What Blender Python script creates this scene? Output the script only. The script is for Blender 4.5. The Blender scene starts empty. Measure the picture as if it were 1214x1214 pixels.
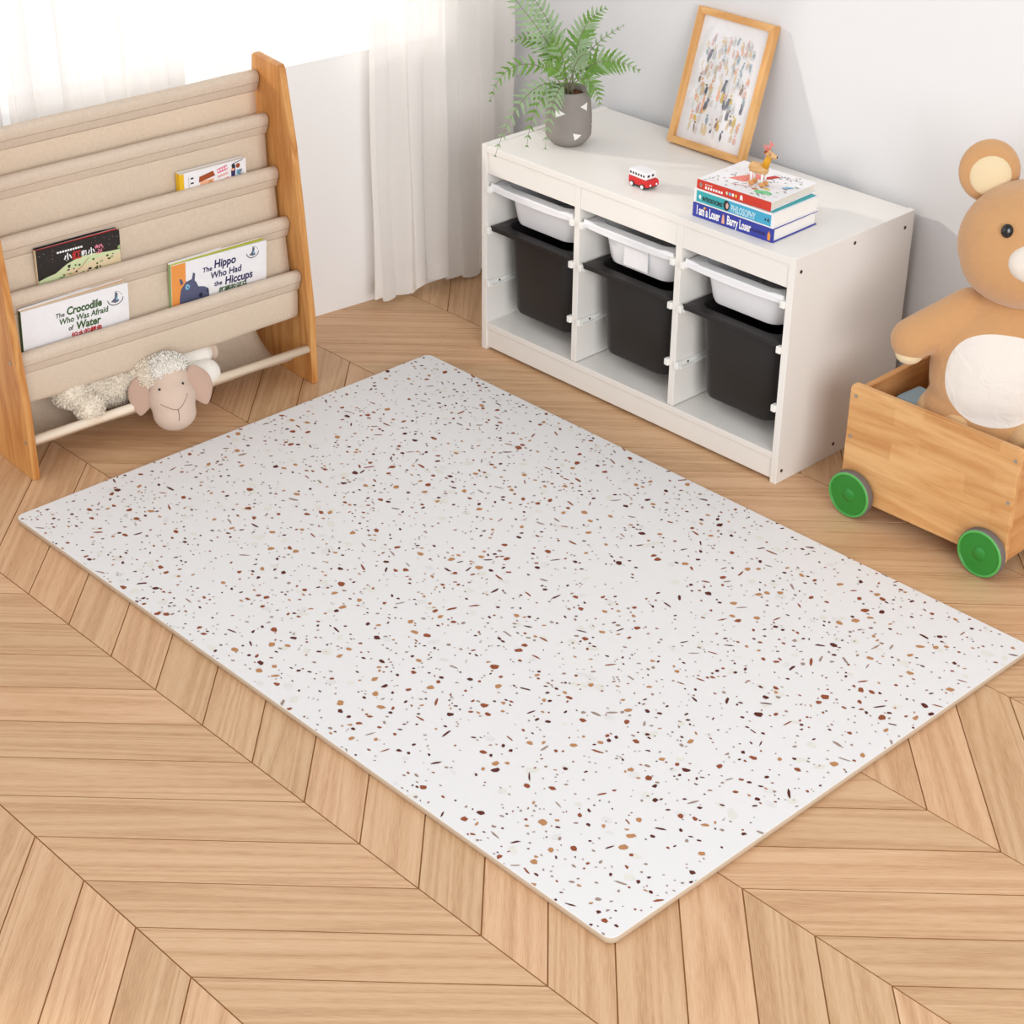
import bpy, bmesh, math, random
from mathutils import Vector, Matrix, Euler
from mathutils.bvhtree import BVHTree
R = random.Random(7)
C = bpy.context.scene.collection
PI = math.pi

# ------------------------------------------------------------------ materials
def s2l(c):
    return tuple((x/255/12.92 if x/255 <= .04045 else ((x/255+.055)/1.055)**2.4) for x in c)

def base_mat(name):
    m = bpy.data.materials.new(name); m.use_nodes = True
    nt = m.node_tree; b = nt.nodes['Principled BSDF']
    return m, nt, b

def nd(nt, t, **kw):
    n = nt.nodes.new(t)
    for k, v in kw.items():
        if k in n.inputs: n.inputs[k].default_value = v
        else: setattr(n, k, v)
    return n

def plain(name, rgb, rough=.5, spec=.4, var=.04, nscale=12, bump=0., bscale=200, metal=0., sheen=0., translucent=0., coat=0.):
    m, nt, b = base_mat(name); L = nt.links
    tc = nd(nt, 'ShaderNodeTexCoord')
    n = nd(nt, 'ShaderNodeTexNoise', Scale=nscale, Detail=3.)
    L.new(tc.outputs['Object'], n.inputs['Vector'])
    mx = nd(nt, 'ShaderNodeMix', data_type='RGBA')
    c = s2l(rgb)
    mx.inputs[6].default_value = (*[max(0, v*(1-var*1.5)) for v in c], 1)
    mx.inputs[7].default_value = (*[min(1, v*(1+var*1.5)) for v in c], 1)
    L.new(n.outputs['Fac'], mx.inputs[0]); L.new(mx.outputs[2], b.inputs['Base Color'])
    b.inputs['Roughness'].default_value = rough; b.inputs['Specular IOR Level'].default_value = spec
    b.inputs['Metallic'].default_value = metal
    if sheen: b.inputs['Sheen Weight'].default_value = sheen
    if coat: b.inputs['Coat Weight'].default_value = coat
    if bump:
        n2 = nd(nt, 'ShaderNodeTexNoise', Scale=bscale, Detail=2.)
        L.new(tc.outputs['Object'], n2.inputs['Vector'])
        bp = nd(nt, 'ShaderNodeBump', Strength=bump, Distance=.002)
        L.new(n2.outputs['Fac'], bp.inputs['Height']); L.new(bp.outputs['Normal'], b.inputs['Normal'])
    if translucent:
        tr = nd(nt, 'ShaderNodeBsdfTranslucent'); L.new(mx.outputs[2], tr.inputs['Color'])
        ms = nd(nt, 'ShaderNodeMixShader'); ms.inputs[0].default_value = translucent
        out = nt.nodes['Material Output']
        L.new(b.outputs[0], ms.inputs[1]); L.new(tr.outputs[0], ms.inputs[2]); L.new(ms.outputs[0], out.inputs['Surface'])
    return m

def ramp(nt, fac, stops):
    r = nd(nt, 'ShaderNodeValToRGB'); e = r.color_ramp.elements
    while len(e) < len(stops): e.new(.5)
    for i, (p, c) in enumerate(stops):
        e[i].position = p; e[i].color = (*s2l(c), 1)
    nt.links.new(fac, r.inputs[0]); return r.outputs[0]

def wood(name, light, dark, axis='z', rough=.45, blocks=False, ring=14., coord='Object'):
    """pine: stretched noise + distorted bands; optional edge-glued blocks"""
    m, nt, b = base_mat(name); L = nt.links
    tc = nd(nt, 'ShaderNodeTexCoord'); mp = nd(nt, 'ShaderNodeMapping')
    L.new(tc.outputs[coord], mp.inputs['Vector'])
    s = {'x': (.12, 1, 1), 'y': (1, .12, 1), 'z': (1, 1, .12)}[axis]
    mp.inputs['Scale'].default_value = s
    n1 = nd(nt, 'ShaderNodeTexNoise', Scale=ring, Detail=2., Distortion=.4); L.new(mp.outputs[0], n1.inputs['Vector'])
    mul = nd(nt, 'ShaderNodeMath', operation='MULTIPLY'); mul.inputs[1].default_value = 9.
    L.new(n1.outputs['Fac'], mul.inputs[0])
    fr = nd(nt, 'ShaderNodeMath', operation='PINGPONG'); fr.inputs[1].default_value = 1.
    L.new(mul.outputs[0], fr.inputs[0])
    n2 = nd(nt, 'ShaderNodeTexNoise', Scale=260., Detail=3.); L.new(mp.outputs[0], n2.inputs['Vector'])
    ad = nd(nt, 'ShaderNodeMath', operation='MULTIPLY_ADD'); ad.inputs[1].default_value = .5
    L.new(n2.outputs['Fac'], ad.inputs[0])
    m5 = nd(nt, 'ShaderNodeMath', operation='MULTIPLY'); m5.inputs[1].default_value = .55
    L.new(fr.outputs[0], m5.inputs[0]); L.new(m5.outputs[0], ad.inputs[2])
    col = ramp(nt, ad.outputs[0], [(.15, light), (.62, tuple((a+c)/2 for a, c in zip(light, dark))), (.95, dark)])
    if blocks:
        br = nd(nt, 'ShaderNodeTexBrick'); br.inputs['Scale'].default_value = 1.
        br.inputs['Mortar Size'].default_value = 0.; br.inputs['Brick Width'].default_value = .19
        br.inputs['Row Height'].default_value = .042; br.offset = .37
        br.inputs['Color1'].default_value = (1, 1, 1, 1); br.inputs['Color2'].default_value = (.80, .70, .60, 1)
        sx = nd(nt, 'ShaderNodeSeparateXYZ'); cb = nd(nt, 'ShaderNodeCombineXYZ')
        L.new(tc.outputs['Object'], sx.inputs[0])
        L.new(sx.outputs['X'], cb.inputs['X']); L.new(sx.outputs['Z'], cb.inputs['Y']); L.new(cb.outputs[0], br.inputs['Vector'])
        mm = nd(nt, 'ShaderNodeMix', data_type='RGBA', blend_type='MULTIPLY'); mm.inputs[0].default_value = .75
        L.new(col, mm.inputs[6]); L.new(br.outputs['Color'], mm.inputs[7]); col = mm.outputs[2]
    L.new(col, b.inputs['Base Color']); b.inputs['Roughness'].default_value = rough
    b.inputs['Specular IOR Level'].default_value = .35
    bp = nd(nt, 'ShaderNodeBump', Strength=.15, Distance=.001)
    L.new(n2.outputs['Fac'], bp.inputs['Height']); L.new(bp.outputs['Normal'], b.inputs['Normal'])
    return m

def floor_mat():
    m, nt, b = base_mat('oak_planks'); L = nt.links
    uv = nd(nt, 'ShaderNodeUVMap'); at = nd(nt, 'ShaderNodeAttribute', attribute_name='rnd')
    mp = nd(nt, 'ShaderNodeMapping'); mp.inputs['Scale'].default_value = (.036, 1, 1)
    L.new(uv.outputs[0], mp.inputs['Vector'])
    n1 = nd(nt, 'ShaderNodeTexNoise', Scale=13., Detail=2., Distortion=.6); L.new(mp.outputs[0], n1.inputs['Vector'])
    mu = nd(nt, 'ShaderNodeMath', operation='MULTIPLY'); mu.inputs[1].default_value = 16.; L.new(n1.outputs['Fac'], mu.inputs[0])
    pp = nd(nt, 'ShaderNodeMath', operation='PINGPONG'); pp.inputs[1].default_value = 1.; L.new(mu.outputs[0], pp.inputs[0])
    n2 = nd(nt, 'ShaderNodeTexNoise', Scale=620., Detail=4., Roughness=.6); L.new(mp.outputs[0], n2.inputs['Vector'])
    n3 = nd(nt, 'ShaderNodeTexNoise', Scale=30., Detail=3.); L.new(mp.outputs[0], n3.inputs['Vector'])
    a = nd(nt, 'ShaderNodeMath', operation='MULTIPLY_ADD'); a.inputs[1].default_value = .20; L.new(pp.outputs[0], a.inputs[0])
    a2 = nd(nt, 'ShaderNodeMath', operation='MULTIPLY_ADD'); a2.inputs[1].default_value = .62; L.new(n2.outputs['Fac'], a2.inputs[0])
    a3 = nd(nt, 'ShaderNodeMath', operation='MULTIPLY'); a3.inputs[1].default_value = .24; L.new(n3.outputs['Fac'], a3.inputs[0])
    L.new(a3.outputs[0], a2.inputs[2]); L.new(a2.outputs[0], a.inputs[2])
    col = ramp(nt, a.outputs[0], [(.30, FL[0]), (.52, FL[1]), (.78, FL[2])])
    hsv = nd(nt, 'ShaderNodeHueSaturation'); L.new(col, hsv.inputs['Color'])
    v = nd(nt, 'ShaderNodeMapRange'); v.inputs['To Min'].default_value = .93; v.inputs['To Max'].default_value = 1.06
    L.new(at.outputs['Fac'], v.inputs['Value']); L.new(v.outputs[0], hsv.inputs['Value'])
    h = nd(nt, 'ShaderNodeMath', operation='MULTIPLY_ADD'); h.inputs[1].default_value = -.005; h.inputs[2].default_value = .5025
    L.new(at.outputs['Fac'], h.inputs[0]); L.new(h.outputs[0], hsv.inputs['Hue'])
    L.new(hsv.outputs[0], b.inputs['Base Color'])
    b.inputs['Roughness'].default_value = .42; b.inputs['Specular IOR Level'].default_value = .45
    bp = nd(nt, 'ShaderNodeBump', Strength=.12, Distance=.001); L.new(n2.outputs['Fac'], bp.inputs['Height']); L.new(bp.outputs['Normal'], b.inputs['Normal'])
    return m
FL = [(219, 183, 145), (207, 166, 126), (178, 133, 93)]

def linen_mat(name, rgb, trans=.35):
    m, nt, b = base_mat(name); L = nt.links
    tc = nd(nt, 'ShaderNodeTexCoord')
    hs = []
    for sc in ((60, 60, 900), (60, 900, 60)):
        mp = nd(nt, 'ShaderNodeMapping'); mp.inputs['Scale'].default_value = sc; L.new(tc.outputs['Object'], mp.inputs['Vector'])
        n = nd(nt, 'ShaderNodeTexNoise', Scale=1., Detail=2.); L.new(mp.outputs[0], n.inputs['Vector']); hs.append(n)
    ad = nd(nt, 'ShaderNodeMath', operation='ADD'); L.new(hs[0].outputs['Fac'], ad.inputs[0]); L.new(hs[1].outputs['Fac'], ad.inputs[1])
    hf = nd(nt, 'ShaderNodeMath', operation='MULTIPLY'); hf.inputs[1].default_value = .5; L.new(ad.outputs[0], hf.inputs[0])
    d = tuple(v*.94 for v in rgb); l = tuple(min(255, v*1.03) for v in rgb)
    col = ramp(nt, hf.outputs[0], [(.3, d), (.7, l)])
    L.new(col, b.inputs['Base Color']); b.inputs['Roughness'].default_value = .9; b.inputs['Specular IOR Level'].default_value = .1
    bp = nd(nt, 'ShaderNodeBump', Strength=.10, Distance=.0006); L.new(hf.outputs[0], bp.inputs['Height']); L.new(bp.outputs['Normal'], b.inputs['Normal'])
    tr = nd(nt, 'ShaderNodeBsdfTranslucent'); L.new(col, tr.inputs['Color'])
    ms = nd(nt, 'ShaderNodeMixShader'); ms.inputs[0].default_value = trans
    L.new(b.outputs[0], ms.inputs[1]); L.new(tr.outputs[0], ms.inputs[2]); L.new(ms.outputs[0], nt.nodes['Material Output'].inputs['Surface'])
    return m

def sheer_mat():
    m, nt, b = base_mat('sheer_voile'); L = nt.links
    tc = nd(nt, 'ShaderNodeTexCoord'); mp = nd(nt, 'ShaderNodeMapping'); mp.inputs['Scale'].default_value = (60, 900, 60)
    L.new(tc.outputs['Object'], mp.inputs['Vector'])
    n = nd(nt, 'ShaderNodeTexNoise', Scale=1.); L.new(mp.outputs[0], n.inputs['Vector'])
    col = ramp(nt, n.outputs['Fac'], [(.3, (251, 247, 242)), (.7, (254, 251, 248))])
    df = nd(nt, 'ShaderNodeBsdfDiffuse'); L.new(col, df.inputs['Color'])
    tr = nd(nt, 'ShaderNodeBsdfTranslucent'); L.new(col, tr.inputs['Color'])
    tp = nd(nt, 'ShaderNodeBsdfTransparent')
    m1 = nd(nt, 'ShaderNodeMixShader'); m1.inputs[0].default_value = .2
    L.new(df.outputs[0], m1.inputs[1]); L.new(tr.outputs[0], m1.inputs[2])
    m2 = nd(nt, 'ShaderNodeMixShader'); m2.inputs[0].default_value = .20
    L.new(m1.outputs[0], m2.inputs[1]); L.new(tp.outputs[0], m2.inputs[2]); L.new(m2.outputs[0], nt.nodes['Material Output'].inputs['Surface'])
    nt.nodes.remove(b); return m

def glass_mat():
    m, nt, b = base_mat('picture_glass'); L = nt.links
    tp = nd(nt, 'ShaderNodeBsdfTransparent'); gl = nd(nt, 'ShaderNodeBsdfGlossy'); gl.inputs['Roughness'].default_value = .05
    ms = nd(nt, 'ShaderNodeMixShader'); ms.inputs[0].default_value = .07
    L.new(tp.outputs[0], ms.inputs[1]); L.new(gl.outputs[0], ms.inputs[2]); L.new(ms.outputs[0], nt.nodes['Material Output'].inputs['Surface'])
    nt.nodes.remove(b); return m

M = {}
def mk(name, *a, **k):
    M[name] = plain(name, *a, **k); return M[name]
mk('wall_paint_lifted', (244, 242, 240), .8, .2, .008, 3, bump=.05, bscale=300)  # whiter than wall_paint, making up in colour for weak light on the window wall
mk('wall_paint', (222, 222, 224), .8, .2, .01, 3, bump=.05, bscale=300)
mk('white_lacquer', (236, 232, 226), .35, .4, .012, 8)
mk('white_plastic', (238, 238, 240), .35, .5, .01, 8)
mk('black_plastic', (34, 31, 31), .42, .4, .05, 8)
mk('plastic_clip', (240, 238, 233), .35, .5, .01, 8)
mk('dark_screw', (60, 48, 40), .5, .4)
mk('steel', (170, 165, 155), .35, .5, metal=.8)
mk('mat_top', (229, 227, 226), .62, .25, .008, 5)
mk('mat_side', (200, 181, 158), .7, .2, .02, 20)
for n, c in dict(fleck_dark=(92, 42, 34), fleck_rust=(146, 78, 48), fleck_caramel=(184, 132, 88), fleck_taupe=(158, 136, 124), fleck_cream=(224, 221, 212), fleck_grey=(222, 220, 218)).items():
    mk(n, c, .65, .2, .05, 60)
mk('seam_brown', (140, 96, 56), .8, .1, .05)
M['oak_planks'] = floor_mat()
M['pine_board'] = wood('pine_board', (216, 160, 96), (178, 112, 54), 'z', ring=16.)
M['pine_glued'] = wood('pine_glued', (230, 184, 128), (205, 148, 90), 'x', blocks=True, ring=15.)
M['pine_glued_y'] = wood('pine_glued_y', (212, 158, 102), (184, 122, 68), 'y', ring=15.)
M['frame_wood'] = wood('frame_wood', (226, 178, 118), (198, 140, 78), 'z', ring=20.)
M['frame_wood_x'] = wood('frame_wood_x', (226, 178, 118), (198, 140, 78), 'x', ring=20.)
M['toy_wood'] = wood('toy_wood', (222, 182, 130), (196, 146, 92), 'x', ring=60.)
M['dowel_wood'] = wood('dowel_wood', (240, 224, 204), (228, 206, 180), 'y', ring=20.)
M['linen'] = linen_mat('linen', (240, 222, 200), .26)
M['linen_hem'] = linen_mat('linen_hem', (234, 216, 196), .2)
mk('stitching', (186, 164, 140), .9, .1)
M['sheer'] = sheer_mat()
M['glass'] = glass_mat()
mk('wheel_green', (42, 134, 48), .38, .5, .04, 20)
mk('wheel_green_light', (84, 176, 84), .4, .5, .04, 20)
mk('rubber_grey', (116, 106, 101), .8, .2, .06, 60, bump=.2)
mk('concrete', (142, 136, 130), .85, .2, .06, 30, bump=.3, bscale=180)
mk('soil', (92, 62, 44), .95, .1, .4, 120, bump=1.)
mk('chalk_white', (232, 230, 228), .8, .2, .03, 60)
mk('leaf_green', (110, 150, 66), .5, .35, .25, 60, translucent=.25)
mk('leaf_pale', (150, 174, 134), .55, .3, .15, 60, translucent=.25)
mk('stem_green', (122, 122, 92), .6, .3, .1)
mk('teddy_plush', (200, 152, 104), .95, .1, .05, 14, bump=.5, bscale=700, sheen=.4)
mk('teddy_cream', (232, 222, 210), .95, .1, .03, 14, bump=.5, bscale=700, sheen=.3)
mk('teddy_tan', (214, 174, 126), .95, .1, .04, 14, bump=.5, bscale=700, sheen=.3)
mk('teddy_ear', (228, 206, 168), .95, .1, .04, 14, bump=.5, bscale=700, sheen=.3)
mk('teddy_seam', (150, 104, 62), .95, .1)
mk('eye_black', (18, 15, 14), .2, .6)
mk('nose_brown', (60, 38, 28), .5, .4)
mk('wool', (240, 228, 210), .95, .1, .05, 60, bump=.6, bscale=500, sheen=.4)
mk('wool_light', (246, 240, 230), .95, .1, .03, 60, bump=.4, bscale=700, sheen=.4)
mk('sheep_face', (214, 190, 172), .95, .1, .03, 30, bump=.4, bscale=900, sheen=.3)
mk('sheep_ear', (196, 164, 146), .95, .1, .03, 30, bump=.4, bscale=900, sheen=.3)
mk('thread_grey', (120, 100, 92), .9, .1)
mk('paper', (238, 234, 228), .8, .2, .02, 80)
mk('page_edge', (226, 218, 206), .85, .1, .05, 500)
for n, c in dict(ice_blue=(196, 226, 234), cover_white=(236, 234, 236), cover_black=(40, 34, 32), cover_blue=(56, 66, 158), cover_teal=(60, 170, 176), cover_sky=(72, 168, 204), cover_red=(206, 62, 46), cover_yellow=(232, 184, 30), cover_orange=(232, 150, 74), ink_navy=(50, 44, 92), ink_green=(60, 92, 44), ink_dark=(50, 50, 50), ink_red=(190, 50, 48), ink_white=(246, 244, 244), ink_pink=(224, 130, 150), hippo_grey=(86, 90, 118), hippo_dark=(40, 40, 60), lime=(190, 206, 60), grass=(150, 176, 120), pale_green=(206, 216, 170), awning_brown=(160, 76, 40), peach=(240, 178, 140), light_blue=(130, 190, 220), mint=(120, 206, 150), coral=(232, 130, 118), gold=(222, 190, 90), slate=(96, 100, 116), rose=(224, 180, 172), sand=(226, 206, 170), toy_red=(206, 40, 42), toy_blue=(150, 172, 182), leather=(206, 146, 88), mustard=(216, 156, 36)).items():
    mk(n, c, .5, .35, .03, 60)

# ------------------------------------------------------------------ mesh builder
class MB:
    def __init__(s): s.bm = bmesh.new(); s.slots = []
    def mi(s, m):
        if m not in s.slots: s.slots.append(m)
        return s.slots.index(m)
    def _tag(s, faces, m, smooth=False):
        i = s.mi(m)
        for f in faces: f.material_index = i; f.smooth = smooth
    def box(s, a, b, m, bev=0., seg=2, mtx=None):
        t = bmesh.new(); bmesh.ops.create_cube(t, size=1)
        sz = [b[i]-a[i] for i in range(3)]; ce = [(b[i]+a[i])/2 for i in range(3)]
        bmesh.ops.transform(t, matrix=Matrix.Translation(ce) @ Matrix.Diagonal((*sz, 1)), verts=t.verts)
        if bev: bmesh.ops.bevel(t, geom=t.edges[:], offset=bev, segments=seg, affect='EDGES', profile=.5)
        return s.merge(t, m, mtx, smooth=False)
    def merge(s, t, m, mtx=None, smooth=False):
        if mtx is not None: bmesh.ops.transform(t, matrix=mtx, verts=t.verts)
        vm = {v: s.bm.verts.new(v.co) for v in t.verts}; fs = []
        for f in t.faces:
            try: fs.append(s.bm.faces.new([vm[v] for v in f.verts]))
            except ValueError: pass
        s._tag(fs, m, smooth); t.free(); return fs
    def cyl(s, p, q, r, m, r2=None, n=20, smooth=True, cap=True):
        p = Vector(p); q = Vector(q); r2 = r if r2 is None else r2
        return s.tube([p, q], [r, r2], m, n, cap)
    def tube(s, pts, rad, m, n=10, cap=True):
        pts = [Vector(p) for p in pts]
        if not isinstance(rad, (list, tuple)): rad = [rad]*len(pts)
        rings = []; up = None
        for i, p in enumerate(pts):
            d = (pts[min(i+1, len(pts)-1)]-pts[max(i-1, 0)]).normalized()
            if up is None:
                up = Vector((0, 0, 1)) if abs(d.z) < .9 else Vector((1, 0, 0))
            x = d.cross(up).normalized(); y = x.cross(d).normalized(); up = y
            rings.append([s.bm.verts.new(p+(x*math.cos(2*PI*k/n)+y*math.sin(2*PI*k/n))*rad[i]) for k in range(n)])
        fs = []
        for a, b in zip(rings, rings[1:]):
            for k in range(n): fs.append(s.bm.faces.new([a[k], a[(k+1) % n], b[(k+1) % n], b[k]]))
        s._tag(fs, m, True)
        if cap: s._tag([s.bm.faces.new(rings[0][::-1]), s.bm.faces.new(rings[-1])], m, False)
        return fs
    def lathe(s, prof, m, n=40, mtx=None, mats=None):
        t = s.bm; rings = []
        for r, z in prof:
            if r < 1e-6: rings.append([t.verts.new((0, 0, z))])
            else: rings.append([t.verts.new((r*math.cos(2*PI*k/n), r*math.sin(2*PI*k/n), z)) for k in range(n)])
        allv = [v for r_ in rings for v in r_]
        for j, (a, b) in enumerate(zip(rings, rings[1:])):
            fs = []
            for k in range(n):
                k2 = (k+1) % n
                if len(a) == 1 and len(b) == 1: continue
                if len(a) == 1: fs.append(t.faces.new([a[0], b[k2], b[k]]))
                elif len(b) == 1: fs.append(t.faces.new([a[k], a[k2], b[0]]))
                else: fs.append(t.faces.new([a[k], a[k2], b[k2], b[k]]))
            s._tag(fs, (mats[j] if mats else m), True)
        if mtx is not None: bmesh.ops.transform(t, matrix=mtx, verts=allv)
    def prism(s, poly, h0, h1, m, mtx=None, bev=0., smooth=False):
        """poly in xy, extruded z h0..h1"""
        t = bmesh.new()
        vs = [t.verts.new((x, y, h0)) for x, y in poly]; f = t.faces.new(vs)
        r = bmesh.ops.extrude_face_region(t, geom=[f])
        bmesh.ops.translate(t, vec=(0, 0, h1-h0), verts=[v for v in r['geom'] if isinstance(v, bmesh.types.BMVert)])
        bmesh.ops.recalc_face_normals(t, faces=t.faces[:])
        if bev: bmesh.ops.bevel(t, geom=t.edges[:], offset=bev, segments=2, affect='EDGES', profile=.5)
        return s.merge(t, m, mtx, smooth)
    def poly(s, pts, m):
        f = s.bm.faces.new([s.bm.verts.new(p) for p in pts]); s._tag([f], m); return f
    def ball(s, c, r, m, rot=None, u=24, v=16):
        t = bmesh.new(); bmesh.ops.create_uvsphere(t, u_segments=u, v_segments=v, radius=1)
        if not isinstance(r, (list, tuple)): r = (r, r, r)
        mt = Matrix.Translation(c) @ (rot.to_4x4() if rot else Matrix.Identity(4)) @ Matrix.Diagonal((*r, 1))
        return s.merge(t, m, mt, True)
    def capsule(s, a, b, r1, r2, m, n=10):
        a = Vector(a); b = Vector(b)
        for k in range(n+1):
            t = k/n; s.ball(a.lerp(b, t), r1+(r2-r1)*t, m, u=16, v=10)
    def text(s, txt, size, m, mtx, sx=1., bold=0., shear=0., depth=.0002, align='LEFT'):
        cu = bpy.data.curves.new('t', 'FONT'); cu.body = txt; cu.size = size; cu.extrude = depth
        cu.offset = bold; cu.shear = shear; cu.align_x = align; cu.resolution_u = 3
        o = bpy.data.objects.new('t', cu); C.objects.link(o)
        dg = bpy.context.evaluated_depsgraph_get(); dg.update()
        me = o.evaluated_get(dg).to_mesh(); t = bmesh.new(); t.from_mesh(me)
        o.evaluated_get(dg).to_mesh_clear()
        bpy.data.objects.remove(o); bpy.data.curves.remove(cu)
        s.merge(t, m, mtx @ Matrix.Diagonal((sx, 1, 1, 1)))
    def build(s, name, parent=None, loc=(0, 0, 0), rot=(0, 0, 0), recalc=True):
        if recalc: bmesh.ops.recalc_face_normals(s.bm, faces=s.bm.faces[:])
        me = bpy.data.meshes.new(name); s.bm.to_mesh(me); s.bm.free()
        for m in s.slots: me.materials.append(M[m])
        o = bpy.data.objects.new(name, me); C.objects.link(o)
        o.parent = parent; o.location = loc; o.rotation_euler = rot
        return o

def tag(o, label, cat, group=None, kind=None):
    if label: o['label'] = label
    if cat: o['category'] = cat
    if group: o['group'] = group
    if kind: o['kind'] = kind
    return o
def thing(name, label, cat, loc=(0, 0, 0), rot=(0, 0, 0), group=None):
    o = bpy.data.objects.new(name, None); C.objects.link(o); o.empty_display_size = .05
    o.location = loc; o.rotation_euler = rot
    return tag(o, label, cat, group)
def blend(mb, name, mat, voxel=.006, smooth=6, parent=None):
    """fuse overlapping blobs into one continuous skin"""
    me = bpy.data.meshes.new(name); mb.bm.to_mesh(me); mb.bm.free()
    o = bpy.data.objects.new(name, me); C.objects.link(o)
    r = o.modifiers.new('r', 'REMESH'); r.mode = 'VOXEL'; r.voxel_size = voxel; r.use_smooth_shade = True
    sm = o.modifiers.new('s', 'SMOOTH'); sm.iterations = smooth; sm.factor = .6
    dg = bpy.context.evaluated_depsgraph_get(); dg.update()
    m2 = bpy.data.meshes.new_from_object(o.evaluated_get(dg))
    o.modifiers.clear(); o.data = m2; m2.materials.clear(); m2.materials.append(mat)
    for p in m2.polygons: p.use_smooth = True; p.material_index = 0
    o.parent = parent; return o

# ------------------------------------------------------------------ room
DX, SP = .3975, .1543
def build_floor():
    mb = MB(); bm = mb.bm
    lay = bm.faces.layers.float.new('rnd'); uvl = bm.loops.layers.uv.new('UVMap')
    g = .0013; X0, X1 = -1.0, 3.3
    for k in range(-5, 5):
        yb = -1.5052+k*DX; yt = yb+DX
        sgn = 1 if k % 2 else -1
        for i in range(-14, 26):
            xi = .3858+i*SP
            xb, xt = (xi-DX, xi) if sgn > 0 else (xi, xi-DX)
            if max(xb, xt)+SP < X0 or min(xb, xt) > X1: continue
            q = [Vector((xb+g*1.4, yb+g, 0)), Vector((xb+SP-g*1.4, yb+g, 0)), Vector((xt+SP-g*1.4, yt-g, 0)), Vector((xt+g*1.4, yt-g, 0))]
            rnd = R.random(); off = (R.random()*9, R.random()*9)
            d = Vector((xt-xb, DX, 0)).normalized(); nn = Vector((-d.y, d.x, 0))
            top = [bm.verts.new(p) for p in q]; bot = [bm.verts.new(p+Vector((0, 0, -.0012))) for p in q]
            fs = [bm.faces.new(top)]
            for a in range(4): fs.append(bm.faces.new([top[a], bot[a], bot[(a+1) % 4], top[(a+1) % 4]]))
            mb._tag(fs, 'oak_planks')
            for f in fs:
                f[lay] = rnd
                for l in f.loops: l[uvl].uv = (l.vert.co.dot(d)+off[0], l.vert.co.dot(nn)+off[1])
    mb.box((X0-.3, -3.6, -.02), (X1+.6, .62, -.0011), 'seam_brown')
    return tag(mb.build('floor'), 'light oak chevron plank floor', 'floor', kind='structure')
build_floor()

WY = .462          # right-hand wall plane
WA = math.radians(-5.5)   # the window wall is slightly off square
def wallx(y): return -.448+(y+.174)*math.tan(-WA)
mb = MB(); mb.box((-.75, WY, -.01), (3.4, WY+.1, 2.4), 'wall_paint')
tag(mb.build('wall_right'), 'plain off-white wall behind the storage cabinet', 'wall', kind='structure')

# window wall: local y along the wall, local x into the room, origin on its inner face
WL = (-.428, 0, 0)
mb = MB()
mb.box((-.16, -3.2, -.01), (0, .60, .699), 'wall_paint_lifted')
mb.box((-.16, .22, .699), (0, .60, 2.4), 'wall_paint_lifted')
mb.box((-.16, -3.2, .699), (0, -1.02, 2.4), 'wall_paint_lifted')
mb.box((-.16, -1.02, 1.9), (0, .22, 2.4), 'wall_paint_lifted')
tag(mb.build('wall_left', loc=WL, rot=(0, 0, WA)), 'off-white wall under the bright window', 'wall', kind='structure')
mb = MB(); mb.box((-.2, -1.0195, .6992), (-.0005, .2195, .7022), 'wall_paint_lifted')
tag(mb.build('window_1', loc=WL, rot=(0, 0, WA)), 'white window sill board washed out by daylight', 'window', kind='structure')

def curtain(name, label, y0, y1, x, z0, z1, pleats, amp, seed, hem=True):
    rr = random.Random(seed); N = 150; K = 24
    ph = [rr.uniform(-.5, .5) for _ in range(40)]
    bm = bmesh.new(); bm2 = bmesh.new()
    def prof(t, z):
        u = t*pleats; f = math.sin(2*PI*u+1.1*math.sin(2*PI*t*1.7+seed)); f = math.copysign(abs(f)**.75, f)
        spread = 1+.12*(1-z/z1)
        return x+amp*spread*f*(.7+.5*math.sin(3.1*t*pleats+seed))+.004*math.sin(z*9+t*20), y0+(y1-y0)*t+.010*math.sin(2*PI*u*2+z)
    g = []
    for j in range(K+1):
        z = z0+(z1-z0)*(j/K)**1.4
        row = []
        for i in range(N+1):
            t = i/N; px, py = prof(t, z)
            zz = z+(0.012*math.sin(2*PI*t*pleats*.5+seed)+.006*math.sin(41*t))*(1-j/K)**3
            row.append(bm.verts.new((px, py, zz)))
        g.append(row)
    for j in range(K):
        for i in range(N):
            f = bm.faces.new([g[j][i], g[j][i+1], g[j+1][i+1], g[j+1][i]]); f.smooth = True
    me = bpy.data.meshes.new(name); bm.to_mesh(me); me.materials.append(M['sheer'])
    root = bpy.data.objects.new(name, me); C.objects.link(root)
    tag(root, label, 'curtain')
    if hem:
        h = []
        for z in (z0+.001, z0+.03, z0+.062):
            row = []
            for i in range(N+1):
                t = i/N; px, py = prof(t, z)
                zz = z+(0.012*math.sin(2*PI*t*pleats*.5+seed)+.006*math.sin(41*t))
                row.append(bm2.verts.new((px+.0025, py, zz)))
            h.append(row)
        for j in range(2):
            for i in range(N):
                f = bm2.faces.new([h[j][i], h[j][i+1], h[j+1][i+1], h[j+1][i]]); f.smooth = True
        m3 = bpy.data.meshes.new('hem'); bm2.to_mesh(m3); m3.materials.append(M['sheer'])
        ho = bpy.data.objects.new('hem', m3); C.objects.link(ho); ho.parent = root
    bm.free(); bm2.free()
    root.location = WL; root.rotation_euler = (0, 0, WA)
    return root
curtain('sheer_curtain', 'white sheer curtain hanging to the floor beside the white cabinet', -.055, .425, .050, .022, 1.95, 4.2, .017, 2)
curtain('sheer_curtain', 'white sheer curtain hanging in the window behind the bookshelf', -1.03, -.580, .055, .30, 1.95, 4.0, .016, 5, hem=False)

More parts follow.
